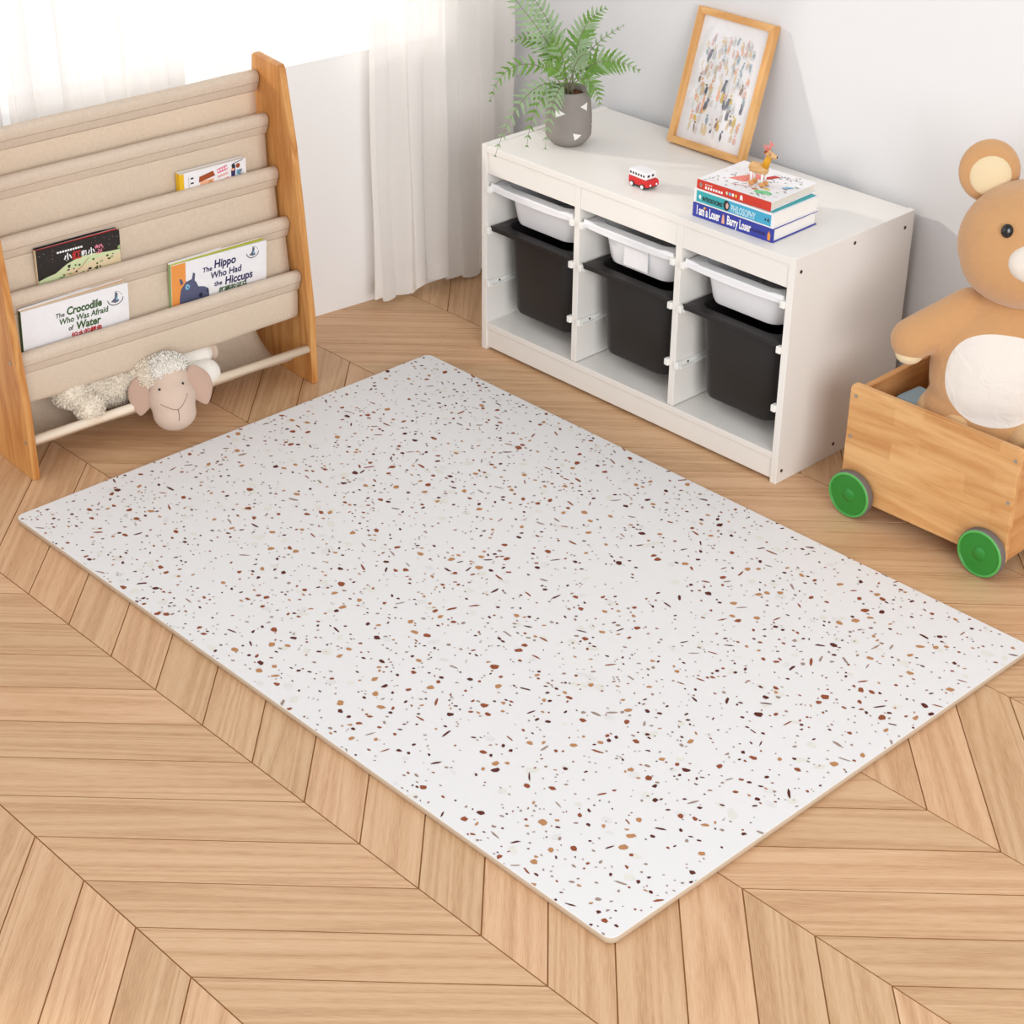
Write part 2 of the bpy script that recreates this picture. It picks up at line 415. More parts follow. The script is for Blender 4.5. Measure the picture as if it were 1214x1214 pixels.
# ------------------------------------------------------------------ play mat
def play_mat():
    x0, y0, x1, y1 = -.043, -1.372, 1.785, -.150; T = .0145; rc = .018
    mb = MB(); bm = mb.bm
    pts = []
    for cx, cy, a0 in ((x1-rc, y1-rc, 0), (x0+rc, y1-rc, 90), (x0+rc, y0+rc, 180), (x1-rc, y0+rc, 270)):
        for k in range(7):
            a = math.radians(a0+k*15); pts.append((cx+rc*math.cos(a), cy+rc*math.sin(a)))
    def ring(ins, z):
        cx, cy = (x0+x1)/2, (y0+y1)/2; o = []
        for x, y in pts:
            o.append(bm.verts.new((x-math.copysign(ins, x-cx), y-math.copysign(ins, y-cy), z)))
        return o
    rs = [ring(.0035, .0004), ring(0, .0030), ring(0, T-.0012), ring(.0006, T-.0004), ring(.0016, T)]
    n = len(pts)
    for j, (a, b) in enumerate(zip(rs, rs[1:])):
        mb._tag([bm.faces.new([a[k], a[(k+1) % n], b[(k+1) % n], b[k]]) for k in range(n)], 'mat_side' if j < 3 else 'mat_top', True)
    mb._tag([bm.faces.new(rs[-1])], 'mat_top'); mb._tag([bm.faces.new(rs[0][::-1])], 'mat_side')
    root = mb.build('play_mat')
    tag(root, 'white terrazzo-patterned foam play mat with brown flecks on the wooden floor', 'play mat')
    fl = MB(); rr = random.Random(3); e = .002
    clx = lambda v: min(max(v, x0+e), x1-e); cly = lambda v: min(max(v, y0+e), y1-e)
    placed = []
    grid = {}
    def free(x, y, r):
        gx, gy = int(x/.03), int(y/.03)
        for i in range(gx-1, gx+2):
            for j in range(gy-1, gy+2):
                for (a, b, c) in grid.get((i, j), ()):
                    if (a-x)**2+(b-y)**2 < (r+c+.0012)**2: return False
        grid.setdefault((gx, gy), []).append((x, y, r)); return True
    def fleck(x, y, r, el, m, z):
        k = rr.choice((5, 6, 6, 7)); th = rr.uniform(0, 2*PI); an = rr.gauss(.35, .8)
        ps = []
        for i in range(k):
            a = 2*PI*(i+rr.uniform(-.28, .28))/k; q = r*rr.uniform(.72, 1.12)
            u, v = q*math.cos(a), q*math.sin(a)/el
            ps.append((clx(x+u*math.cos(an)-v*math.sin(an)), cly(y+u*math.sin(an)+v*math.cos(an)), z))
        fl.poly(ps, m)
    kinds = [(260, .008, .014, ('fleck_cream', 'fleck_grey', 'fleck_cream'), 1.2, 1.8),
             (340, .0064, .0098, ('fleck_dark', 'fleck_rust', 'fleck_caramel', 'fleck_caramel', 'fleck_rust'), 1.1, 1.7),
             (1100, .0040, .0062, ('fleck_dark', 'fleck_dark', 'fleck_rust', 'fleck_caramel', 'fleck_taupe'), 1.1, 2.2),
             (200, .010, .015, ('fleck_rust', 'fleck_taupe', 'fleck_dark'), 3.5, 6.),
             (2100, .0018, .0038, ('fleck_dark', 'fleck_taupe', 'fleck_rust', 'fleck_taupe'), 1., 2.2)]
    z = T+.00012
    for li, (cnt, ra, rb, ms, ea, eb) in enumerate(kinds):
        for _ in range(cnt):
            for tr in range(20):
                x, y, r = rr.uniform(x0, x1), rr.uniform(y0, y1), rr.uniform(ra, rb)
                if li == 0 or free(x, y, r*.8): break
            else: continue
            fleck(x, y, r, rr.uniform(ea, eb), rr.choice(ms), z+.0003 if li else z+len(placed)*1e-6); placed.append(0)
    fo = fl.build('terrazzo_flecks', root, recalc=False)
    for p in fo.data.polygons:
        pass
    fo['kind'] = 'stuff'
    return root
play_mat()

# ------------------------------------------------------------------ cabinet
CL, CD, CH = .9986, .434, .56
cab = thing('storage_cabinet', 'low white storage cabinet with three open bays against the right wall', 'cabinet')
def part(par, name, a, b, m, bev=.0012):
    q = MB(); q.box(a, b, m, bev); return q.build(name, par)
t = .018
part(cab, 'side_panel', (0, 0, 0), (t, CD, CH), 'white_lacquer')
sp = MB(); sp.box((CL-t, 0, 0), (CL, CD, CH), 'white_lacquer', .0012); sp.build('side_panel', cab)
for (y, z) in ((.022, .525), (.21, .54), (.40, .525), (.018, .03), (.39, .10), (.21, .03)):
    s_ = MB(); s_.cyl((CL-.001, y, z), (CL+.0012, y, z), .0042, 'dark_screw', n=12); s_.build('screw', cab)
mw = (CL-4*t)/3
bays = [t+i*(mw+t) for i in range(3)]
for i in (1, 2):
    x = bays[i]-t
    part(cab, 'divider', (x, .0015, .079), (x+t, CD-.006, CH-.017), 'white_lacquer')
part(cab, 'top_panel', (t, .0, CH-.019), (CL-t, CD, CH-.002), 'white_lacquer')
for i in range(3):
    part(cab, 'front_rail', (bays[i], .003, .486), (bays[i]+mw, .018, CH-.0195), 'white_lacquer')
part(cab, 'bottom_shelf', (t, .001, .061), (CL-t, CD-.006, .077), 'white_lacquer')
part(cab, 'plinth', (t, .004, .008), (CL-t, .020, .0605), 'white_lacquer')
part(cab, 'back_panel', (t, CD-.006, .02), (CL-t, CD, CH-.02), 'white_lacquer', 0)
RZ = (.448, .338, .192)
for i in range(3):
    for z in RZ:
        for s_, xx in ((1, bays[i]), (-1, bays[i]+mw)):
            q = MB()
            x0, x1 = sorted((xx, xx+s_*.007)); q.box((x0, .004, z-.009), (x1, CD-.012, z+.003), 'plastic_clip', .001)
            x2 = xx+s_*.013; x0, x1 = sorted((xx, x2)); q.box((x0, -.004, z-.011), (x1, .012, z+.006), 'plastic_clip', .002)
            x2 = xx+s_*.016; x0, x1 = sorted((xx, x2)); q.box((x0, .006, z-.010), (x1, CD-.02, z-.007), 'plastic_clip', .0008)
            q.cyl((xx+s_*.0065, .040, z-.003), (xx+s_*.0078, .040, z-.003), .003, 'dark_screw', n=10)
            q.build('drawer_runner', cab)

def rrect(hx, y0, y1, r, n=6):
    o = []
    for cx, cy, a0 in ((hx-r, y1-r, 0), (-hx+r, y1-r, 90), (-hx+r, y0+r, 180), (hx-r, y0+r, 270)):
        for k in range(n+1):
            a = math.radians(a0+k*90/n); o.append((cx+r*math.cos(a), cy+r*math.sin(a)))
    return o
def storage_bin(name, label, bay, zr, h, m, sticker=False):
    """rim flange at z 0 (slides on the runners), tapered tub below"""
    D1 = CD-.022; hw = mw/2-.0095
    root = thing(name, label, 'storage bin', (bays[bay]+mw/2, .0, zr), group='white trays in the cabinet' if m == 'white_plastic' else 'black bins in the cabinet')
    mb = MB(); bm = mb.bm; loops = []
    def lp(hx, y0, y1, r, z): loops.append([bm.verts.new((x, y, z)) for x, y in rrect(hx, y0, y1, r)])
    y0 = .004
    bt = -h
    lp(hw-.050, y0+.052, D1-.052, .030, bt); lp(hw-.042, y0+.044, D1-.044, .034, bt+.004); lp(hw-.038, y0+.040, D1-.040, .036, bt+.014)
    lp(hw-.026, y0+.030, D1-.028, .036, -.004)
    lp(hw-.002, y0+.001, D1-.001, .006, -.004); lp(hw, y0, D1, .007, -.003); lp(hw, y0, D1, .007, .002); lp(hw-.002, y0+.002, D1-.002, .006, .0035)
    lp(hw-.024, y0+.028, D1-.026, .036, .0035); lp(hw-.028, y0+.032, D1-.030, .036, -.002)
    lp(hw-.041, y0+.043, D1-.043, .033, bt+.016); lp(hw-.046, y0+.048, D1-.048, .030, bt+.006)
    n = len(loops[0])
    for a, b in zip(loops, loops[1:]):
        mb._tag([bm.faces.new([a[k], a[(k+1) % n], b[(k+1) % n], b[k]]) for k in range(n)], m, True)
    mb._tag([bm.faces.new(loops[0][::-1]), bm.faces.new(loops[-1])], m)
    o = mb.build('tub', root)
    md = o.modifiers.new('e', 'EDGE_SPLIT'); md.split_angle = math.radians(35)
    # hanging front lip with a wavy hand-hold
    q = MB(); P = []
    for k in range(25):
        u = -1+2*k/24; a = abs(u)
        zz = .0045+(.004 if m == 'white_plastic' else .0)*min(1, max(0, (a-.68)/.16))
        P.append((u*(hw-.001), zz))
    lo = -.011 if m == 'white_plastic' else -.008
    P += [((hw-.001)*(1-2*k/24), lo-(.004 if m == 'white_plastic' else .0)*(1-min(1, abs(1-2*k/24)/.9)**2)) for k in range(25)]
    q.prism(P, -.0055, -.001, m, Matrix.Translation((0, y0, 0)) @ Matrix.Rotation(PI/2, 4, 'X') @ Matrix.Diagonal((1, 1, 1, 1)), 0)
    q.build('front_lip', root)
    if sticker:
        s_ = MB(); s_.box((-.036, .0335, -.082), (.042, .0350, -.020), 'cover_white', .0005); lo_ = s_.build('name_label', o); lo_['label'] = 'blank white label'
        lo_.rotation_euler = (0, 0, 0)
    return root
nm = ('left', 'middle', 'right')
storage_bin('storage_tray', 'shallow white plastic tray at the top of the left cabinet bay, nearest the fern', 0, RZ[0]+.006, .098, 'white_plastic')
storage_bin('storage_tray', 'shallow white plastic tray with a blank label in the middle cabinet bay', 1, RZ[0]+.006, .098, 'white_plastic', True)
storage_bin('storage_tray', 'shallow white plastic tray at the top of the right cabinet bay, under the stacked books', 2, RZ[0]+.006, .098, 'white_plastic')
storage_bin('storage_bin', 'deep black plastic bin in the left cabinet bay, nearest the curtain', 0, RZ[1]+.006, .232, 'black_plastic')
storage_bin('storage_bin', 'deep black plastic bin in the middle cabinet bay, below the labelled tray', 1, RZ[1]+.006, .232, 'black_plastic')
storage_bin('storage_bin', 'deep black plastic bin in the right cabinet bay, nearest the wooden cart', 2, RZ[1]+.006, .232, 'black_plastic')

CT = CH-.002   # top surface height
# ------------------------------------------------------------------ fern
PX, PY = .136, .168
fern = thing('potted_fern', 'green fern in a grey concrete pot with white triangles on the cabinet', 'potted plant', (PX, PY, CT))
def pot_r(z):
    zz = z/.138
    if zz < .22: return .036+.022*math.sin(PI/2*zz/.22)
    return .058-.007*max(0, (zz-.45)/.55)**1.4
pr = [(0, .0), (.034, 0)]+[(pot_r(.138*k/16), max(.0005, .138*k/16)) for k in range(17)]+[(.0475, .1395), (.046, .136), (.045, .120), (0, .118)]
mb = MB(); mb.lathe(pr, 'concrete', 48)
camdir = math.atan2(-3.05-PY, 3.29-PX)
def tri(az, z, sz, rot_):
    ps = []
    for k in range(3):
        a = rot_+k*2*PI/3; u, v = sz*math.cos(a), sz*math.sin(a)*.8
        ps.append((u, v))
    grid = []
    N = 5
    def pt(i, j):
        w = (1-i/N-j/N, i/N, j/N); u = sum(w[k]*ps[k][0] for k in range(3)); v = sum(w[k]*ps[k][1] for k in range(3))
        r = pot_r(z+v)+.0006; a = az+u/r
        return (r*math.cos(a), r*math.sin(a), z+v)
    for i in range(N):
        for j in range(N-i):
            mb.poly([pt(i, j), pt(i+1, j), pt(i, j+1)], 'chalk_white')
            if i+j < N-1: mb.poly([pt(i+1, j), pt(i+1, j+1), pt(i, j+1)], 'chalk_white')
for az, z, sz, ro in ((-.46, .092, .018, 0), (.80, .106, .015, .9), (.36, .035, .014, .2), (-1.9, .06, .014, 1), (2.2, .09, .014, 0), (3.3, .04, .014, 2), (1.5, .05, .013, .5)):
    tri(camdir+az, z, sz, ro)
mb.build('pot', fern)
mb = MB(); mb.lathe([(0, .122), (.02, .124), (.0452, .121)], 'soil', 24)
rr = random.Random(1)
for _ in range(60):
    a, q = rr.uniform(0, 2*PI), .042*math.sqrt(rr.random()); mb.ball((q*math.cos(a), q*math.sin(a), .123), (rr.uniform(.003, .006), .004, .003), 'soil', u=6, v=4)
mb.build('soil', fern)
RV = Vector((.695, .719, 0)); TV = Vector((.719, -.695, 0)); ZV = Vector((0, 0, 1))
def bez(ps, t):
    ps = list(ps)
    while len(ps) > 1: ps = [a.lerp(b, t) for a, b in zip(ps, ps[1:])]
    return ps[0]
def frond(ctrl, L, pairs, seed):
    """ctrl: (right_px, up_px, toward camera m) from the rim centre"""
    rr = random.Random(seed)
    P = [Vector((rr.uniform(-.012, .012), rr.uniform(-.012, .012), .122))]
    for rx, uy, td in ctrl: P.append(RV*(rx/465)+ZV*(uy/415)+TV*td+Vector((0, 0, .132)))
    mb = MB(); N = 24
    line = [bez(P, k/N) for k in range(N+1)]
    mb.tube(line, [.0013*(1-.75*k/N)+.0002 for k in range(N+1)], 'stem_green', 5)
    mat = 'leaf_pale' if rr.random() < .25 else 'leaf_green'
    for k in range(pairs):
        t = .22+.78*(k/(pairs-1))**.92; c = bez(P, min(t, .999)); d = (bez(P, min(1, t+.02))-bez(P, t-.02)).normalized()
        side = d.cross(TV+ZV*.5).normalized(); nrm = side.cross(d).normalized()
        prof = math.sin(PI*min(1, (.22+.78*(k+1)/pairs))**1.15)**.8 if k < pairs-1 else .25
        env = min(1, (k+2)/5)*(1-((k)/pairs)**2.2)
        ln = L*max(.16, env)
        for sg in (-1, 1):
            ax = (side*sg*(.92)+d*(.42+.3*k/pairs)).normalized(); a2 = ax.cross(nrm).normalized()
            droop = -nrm*rr.uniform(0, .25)-ZV*rr.uniform(.05, .22); w = ln*.145+.0013
            left, right = [], []
            J = 7
            mm = 'leaf_pale' if rr.random() < .3 else mat
            l_ = ln*rr.uniform(.85, 1.1)
            prev = None
            for j in range(J+1):
                s = j/J; ctr = c+ax*(l_*s)+droop*(l_*s*s*.5)+d*(l_*.12*s*s)
                ww = w*(1-s)**.6*(1.0 if j % 2 else .68)+.0002
                if j == 0: ww = w*.5
                a = mb.bm.verts.new(ctr+a2*ww); b = mb.bm.verts.new(ctr-a2*ww)
                if prev: mb._tag([mb.bm.faces.new([prev[0], a, b, prev[1]])], mm, False)
                prev = (a, b)
    mb.build('frond', fern, recalc=False)
FR = [([(-12, 40, 0), (-40, 70, .01), (-84, 118, .02)], .050, 17),
      ([(-4, 45, -.03), (-30, 80, -.03), (-58, 108, -.03)], .044, 15),
      ([(-20, 40, .02), (-78, 48, .05), (-90, 0, .08)], .032, 13),
      ([(-18, 26, .03), (-60, 18, .09), (-84, -52, .12)], .034, 14),
      ([(-12, 22, .03), (-42, 10, .08), (-48, -44, .10)], .034, 12),
      ([(-6, 24, .04), (-22, 12, .09), (-27, -48, .09)], .034, 12),
      ([(6, 40, 0), (6, 70, -.01), (38, 84, -.01)], .046, 14),
      ([(10, 30, 0), (40, 42, 0), (78, 24, .01)], .046, 14),
      ([(10, 26, .03), (26, 26, .05), (34, -4, .06)], .040, 12),
      ([(8, 30, -.03), (30, 46, -.05), (60, 62, -.05)], .022, 11),
      ([(-2, 30, .02), (-16, 62, .03), (-24, 58, .06)], .040, 13),
      ([(2, 26, .02), (10, 46, .03), (20, 44, .05)], .034, 12),
      ([(-10, 30, -.03), (-40, 55, -.06), (-66, 44, -.06)], .034, 12),
      ([(0, 30, -.04), (16, 52, -.08), (26, 56, -.10)], .036, 11),
      ([(-8, 24, .03), (-14, 36, .06), (-34, 36, .08)], .036, 12)]
for i, (c_, l_, n_) in enumerate(FR): frond(c_, l_, n_, 40+i)

# ------------------------------------------------------------------ picture frame
pf = thing('framed_print', 'light wood picture frame with a pastel animal print leaning on the wall', 'picture frame', (.302, .349, CT+.0065), (math.radians(-16.5), 0, 0))
PW, PHt, pt_, pd = .243, .335, .017, .020
for nme, mat_, pol in (('frame_rail', 'frame_wood_x', [(0, 0), (PW, 0), (PW-pt_, pt_), (pt_, pt_)]), ('frame_rail', 'frame_wood_x', [(0, PHt), (pt_, PHt-pt_), (PW-pt_, PHt-pt_), (PW, PHt)]),
                       ('frame_stile', 'frame_wood', [(0, 0), (pt_, pt_), (pt_, PHt-pt_), (0, PHt)]), ('frame_stile', 'frame_wood', [(PW, 0), (PW, PHt), (PW-pt_, PHt-pt_), (PW-pt_, pt_)])):
    mb = MB(); mb.prism(pol, -pd, 0, mat_, Matrix.Rotation(PI/2, 4, 'X'), .0008); mb.build(nme, pf)
mb = MB(); mb.box((pt_-.003, .012, pt_-.003), (PW-pt_+.003, .015, PHt-pt_+.003), 'cover_white'); mb.build('mount_board', pf)
mb = MB(); rr = random.Random(12)
ax0, ax1, az0, az1 = .042, PW-.042, .040, PHt-.052
def patch(cx, cz, w, h, m, sh=0., n=9, y=.0116):
    ps = []
    for k in range(n):
        a = 2*PI*k/n; q = rr.uniform(.72, 1.15)
        ps.append((cx+w*q*math.cos(a)+sh*h*math.sin(a), y, cz+h*q*math.sin(a)))
    mb.poly(ps, m)
pal = ['peach', 'gold', 'sand', 'rose', 'peach', 'fleck_grey', 'slate', 'fleck_taupe', 'toy_blue', 'fleck_grey', 'sand']
yy = .0118
for row in range(11):
    for c_ in range(12):
        if rr.random() < .14: continue
        x = ax0+(c_+.5+rr.uniform(-.3, .3))*(ax1-ax0)/12; z = az0+(row+.5+rr.uniform(-.3, .3))*(az1-az0)/11
        yy -= .000012; m = rr.choice(pal if row < 6 else ['peach', 'rose', 'sand', 'fleck_grey', 'sand', 'toy_blue'])
        dens = 1 if row < 6 else .7
        patch(x, z, .0042*dens*rr.uniform(.7, 1.4), .011*dens*rr.uniform(.7, 1.4), m, rr.uniform(-.15, .15), y=yy)      # body
        patch(x+rr.uniform(-.004, .004), z+.013*dens, .0035*dens, .0035*dens, m, y=yy-.00001)  # head
        if rr.random() < .6:
            mk_ = rr.choice(['ink_dark', 'slate', 'leather', 'awning_brown'])
            for q in range(3): mb.poly([(x-.005+q*.004, yy-.00002, z-.012), (x-.0044+q*.004, yy-.00002, z-.012), (x-.0040+q*.004, yy-.00002, z+.003*q), (x-.0046+q*.004, yy-.00002, z+.003*q)], mk_)
for (x, z) in ((.062, .225), (.128, .165), (.150, .125), (.086, .110)):
    patch(x, z, .005, .017, 'slate', .2, y=.0104); patch(x+.004, z+.014, .005, .004, 'slate', y=.0103)
mb.build('art_print', pf, recalc=False)
mb = MB(); mb.box((pt_-.002, .0065, pt_-.002), (PW-pt_+.002, .0078, PHt-pt_+.002), 'glass'); mb.build('glass_pane', pf)
mb = MB(); mb.box((.004, .0155, .004), (PW-.004, .0185, PHt-.004), 'leather'); mb.build('backing_board', pf)

# ------------------------------------------------------------------ toy bus
bus = thing('toy_bus', 'tiny red toy bus with a white windowed roof on the cabinet', 'toy', (.437, .068, CT), (0, 0, math.radians(-3)))
mb = MB()
BL, BW = .066, .036
pr_ = [(0, .007), (BL-.004, .007), (BL, .010), (BL, .019), (BL-.004, .0235), (0, .0235)]
mb.prism(pr_, -BW, 0, 'toy_red', Matrix.Rotation(PI/2, 4, 'X'), .0012)
mb.box((.004, .002, .0045), (BL-.004, BW-.002, .0075), 'ink_dark')
mb.ball((BL-.0005, .008, .013), (.0015, .003, .003), 'ink_white', u=10, v=6); mb.ball((BL-.0005, BW-.008, .013), (.0015, .003, .003), 'ink_white', u=10, v=6)
mb.build('bus_body', bus)
mb = MB(); mb.box((.0005, .0008, .0237), (BL-.009, BW-.0008, .041), 'cover_white', .0022)
for k in range(6): mb.box((.004+k*.0088, .0002, .030), (.0088+k*.0088, .0010, .0355), 'ink_dark', .0004)
for k in range(6): mb.box((.004+k*.0088, BW-.001, .030), (.0088+k*.0088, BW-.0002, .0355), 'ink_dark', .0004)
for k in range(2): mb.box((BL-.0094, .006+k*.014, .030), (BL-.0086, .0135+k*.014, .0355), 'ink_dark', .0004)
mb.build('bus_roof', bus)
for x in (.013, .048):
    for y in (.0, BW):
        mb = MB(); s_ = -1 if y == 0 else 1
        mb.cyl((x, y-s_*.003, .0066), (x, y+s_*.0020, .0066), .0066, 'ink_dark', n=18); mb.cyl((x, y+s_*.0018, .0066), (x, y+s_*.0030, .0066), .0046, 'cover_white', n=16)
        mb.build('wheel', bus)

# ------------------------------------------------------------------ books on the cabinet
XZ = Matrix.Rotation(PI/2, 4, 'X')    # text plane: x right, z up, facing -y
def flat_book(name, label, loc, rz, W, D, T, cov, spine=None, soft=False, pages='page_edge'):
    root = thing(name, label, 'book', loc, (0, 0, rz), group='books stacked on the cabinet')
    c = .0022
    mb = MB(); mb.box((.0, .0, .0), (W, D, c), cov, .0006); mb.box((0, 0, T-c), (W, D, T), cov, .0006); mb.build('cover', root)
    mb = MB(); n = 8; P = [(0, 0), (0, T)]
    mb.box((0, -.0022, 0), (W, .002, T), spine or cov, .001); mb.build('spine', root)
    ins = .002 if soft else .004
    mb = MB(); mb.box((ins, .002, c+.0001), (W-ins, D-ins, T-c-.0001), pages); mb.build('pages', root)
    return root
# bottom: blue
b1 = flat_book('book', 'thick blue book with white title lettering, bottom of the stack on the cabinet', (.672, .033, CT), math.radians(1.5), .231, .158, .033, 'cover_blue', pages='paper')
mb = MB(); T_ = Matrix.Translation
mb.text('I am a Loser', .0300, 'ink_white', T_((.012, -.0026, .008)) @ XZ, sx=.45, bold=.0008)
mb.text('Barry Loser', .0290, 'ink_white', T_((.100, -.0026, .008)) @ XZ, sx=.49, bold=.0007)
mb.poly([(.085, -.0026, .006), (.094, -.0026, .006), (.092, -.0026, .024), (.0895, -.0026, .029), (.087, -.0026, .024)], 'peach')
mb.poly([(.216, -.0026, .004), (.223, -.0026, .004), (.224, -.0026, .016), (.2195, -.0026, .026), (.215, -.0026, .016)], 'cover_orange')
mb.poly([(.030, -.0027, .025), (.040, -.0027, .024), (.036, -.0027, .031)], 'gold')
mb.poly([(.036, -.0027, .026), (.042, -.0027, .029), (.038, -.0027, .021)], 'toy_red')
rr = random.Random(4)
for k in range(14):
    x = .160+k*.0036; mb.poly([(x, -.0026, .012), (x+.0022, -.0026, .012), (x+.0022, -.0026, .012+rr.uniform(.004, .008)), (x, -.0026, .012+rr.uniform(.004, .008))], 'ink_navy')
mb.build('spine_lettering', b1)
z1 = CT+.0335
b2 = flat_book('book', 'thick teal and sky-blue book with light spine lettering, middle of the stack on the cabinet', (.673, .034, z1), math.radians(.8), .229, .163, .034, 'cover_white', pages='paper')
mb = MB()
mb.box((.008, -.0029, .004), (.092, -.0021, .030), 'cover_teal'); mb.box((.092, -.0029, .004), (.222, -.0021, .030), 'cover_sky')
mb.box((.006, .004, .0339), (.222, .158, .0343), 'cover_teal')
mb.text('INTRODUCING', .0135, 'ink_dark', T_((.026, -.0031, .010)) @ XZ, sx=.62, bold=.0005)
mb.text('PHILOSOPHY', .0235, 'ice_blue', T_((.109, -.0031, .007)) @ XZ, sx=.50, bold=.0003)
mb.poly([(.018, -.0031, .012), (.022, -.0031, .011), (.020, -.0031, .017), (.024, -.0031, .018), (.018, -.0031, .022), (.0145, -.0031, .016)], 'ink_white')
mb.poly([(.096+.009*math.cos(a*PI/8), -.0032, .017+.012*math.sin(a*PI/8)) for a in range(16)], 'ink_dark')
mb.poly([(.098+.004*math.cos(a*PI/6), -.0033, .017+.007*math.sin(a*PI/6)) for a in range(12)], 'rose')
mb.poly([(.205, -.0031, .014), (.209, -.0031, .014), (.209, -.0031, .019), (.205, -.0031, .019)], 'ink_dark'); mb.poly([(.211, -.0031, .0165), (.217, -.0031, .011), (.217, -.0031, .022)], 'ink_dark')
mb.poly([(.165+.03*math.cos(a*PI/8), .075+.028*math.sin(a*PI/8), .0345) for a in range(16)], 'slate')
mb.build('cover_print', b2)
z2 = z1+.0348
b3 = flat_book('book', 'white picture book with a red spine, topmost of the stack on the cabinet', (.680, .033, z2), math.radians(2.5), .206, .170, .021, 'cover_white', 'cover_red')
mb = MB()
mb.poly([(.012+.004*math.cos(a*PI/6), -.0026, .0105+.006*math.sin(a*PI/6)) for a in range(12)], 'fleck_taupe')
for k in range(7): x = .024+k*.0075; mb.poly([(x, -.0026, .0045), (x+.0052, -.0026, .0045), (x+.0050, -.0026, .0105), (x+.0006, -.0026, .0100)], 'ink_white')
for k in range(4): x = .024+k*.0055; mb.poly([(x, -.0026, .0135), (x+.0035, -.0026, .0135), (x+.0035, -.0026, .0155), (x, -.0026, .0155)], 'ink_white')
for k, m_ in enumerate(('pale_green', 'light_blue', 'ink_white', 'gold')):
    x = .086+k*.0085; mb.poly([(x+.0032*math.cos(a*PI/4), -.0026, .0105+.0042*math.sin(a*PI/4)) for a in range(8)], m_)
mb.poly([(.122, -.0026, .003), (.127, -.0026, .008), (.129, -.0026, .004), (.131, -.0026, .006), (.129, -.0026, .016), (.124, -.0026, .0165)], 'ink_white')
for k in range(7): x = .155+k*.004; mb.poly([(x, -.0026, .008), (x+.0026, -.0026, .008), (x+.0026, -.0026, .0098), (x, -.0026, .0098)], 'ink_red')
zt = .0213
def bl(cx, cy, w, h, m, n=9, rot_=0., z=zt):
    ps = []
    for k in range(n):
        a = 2*PI*k/n; q = rr.uniform(.75, 1.15); u, v = w*q*math.cos(a), h*q*math.sin(a)
        ps.append((cx+u*math.cos(rot_)-v*math.sin(rot_), cy+u*math.sin(rot_)+v*math.cos(rot_), z))
    mb.poly(ps, m)
mb.poly([(.045, .055, zt), (.085, .058, zt), (.112, .118, zt), (.072, .118, zt)], 'coral')
mb.poly([(.098, .098, zt+.0001), (.112, .098, zt+.0001), (.130, .138, zt+.0001), (.112, .138, zt+.0001)], 'ink_red')
bl(.158, .036, .022, .014, 'mint', rot_=.2); bl(.130, .040, .009, .006, 'leather'); bl(.150, .058, .009, .006, 'gold', z=zt+.0001)
bl(.180, .095, .016, .007, 'light_blue', rot_=.9)
for _ in range(110):
    x, y = rr.uniform(.008, .198), rr.uniform(.008, .162)
    bl(x, y, rr.uniform(.0012, .005), rr.uniform(.001, .0028), rr.choice(['ink_dark', 'slate', 'awning_brown', 'fleck_taupe', 'ink_red', 'rose', 'fleck_taupe', 'grass', 'slate']), 6, rr.uniform(0, 3), zt+.00012)
for k in range(10): bl(.110+k*.008, .145, .0022, .0016, 'slate', 5, 0, zt+.0002)
for k in range(8): bl(.075+k*.006, .030+k*.002, .0022, .0026, 'ink_red', 5, 0, zt+.0002)
mb.build('cover_print', b3)

# ------------------------------------------------------------------ wooden deer
z3 = z2+.0214
deer = thing('wooden_deer', 'small wooden toy deer with pink antlers standing on the book stack', 'toy', (.790, .100, z3), (0, 0, math.radians(10)))
mb = MB(); mb.ball((-.003, 0, .040), (.0145, .0125, .0130), 'toy_wood'); mb.cyl((-.010, 0, .040), (.020, 0, .0385), .0125, 'toy_wood', .0125, 24); mb.ball((.020, 0, .0385), (.0115, .0125, .0125), 'toy_wood')
mb.build('body', deer)
for (x, y) in ((-.006, -.0075), (-.006, .0075), (.0215, -.0075), (.0215, .0075)):
    mb = MB(); mb.cyl((x, y, .010), (x, y, .032), .0028, 'cover_white', n=10); mb.ball((x+.001, y, .0058), (.0075, .0052, .0058), 'leather'); mb.build('leg', deer)
mb = MB(); mb.cyl((.022, 0, .045), (.032, 0, .073), .0092, 'mustard', .0066, 18); mb.build('neck', deer)
mb = MB(); mb.cyl((.029, 0, .078), (.046, 0, .0735), .0078, 'toy_wood', .0050, 18); mb.ball((.029, 0, .078), .0080, 'toy_wood'); mb.ball((.046, 0, .0735), .0052, 'toy_wood')
mb.ball((.0505, 0, .0738), .0022, 'nose_brown', u=10, v=8); mb.ball((.037, -.0068, .078), .0012, 'eye_black', u=8, v=6); mb.build('head', deer)
for sg in (-1, 1):
    mb = MB(); mb.tube([(.028, sg*.004, .084), (.028, sg*.010, .092), (.030, sg*.012, .101)], [.0022, .0018, .0012], 'coral', 8)
    mb.tube([(.028, sg*.010, .092), (.035, sg*.013, .096)], [.0018, .001], 'coral', 8); mb.tube([(.028, sg*.008, .089), (.021, sg*.012, .094)], [.0016, .001], 'coral', 8)
    mb.tube([(.029, sg*.011, .096), (.022, sg*.014, .101)], [.0015, .001], 'coral', 8)
    mb.build('antler', deer)
    mb = MB(); mb.ball((.024, sg*.008, .083), (.0022, .0055, .0030), 'awning_brown', u=10, v=8); mb.build('ear', deer)

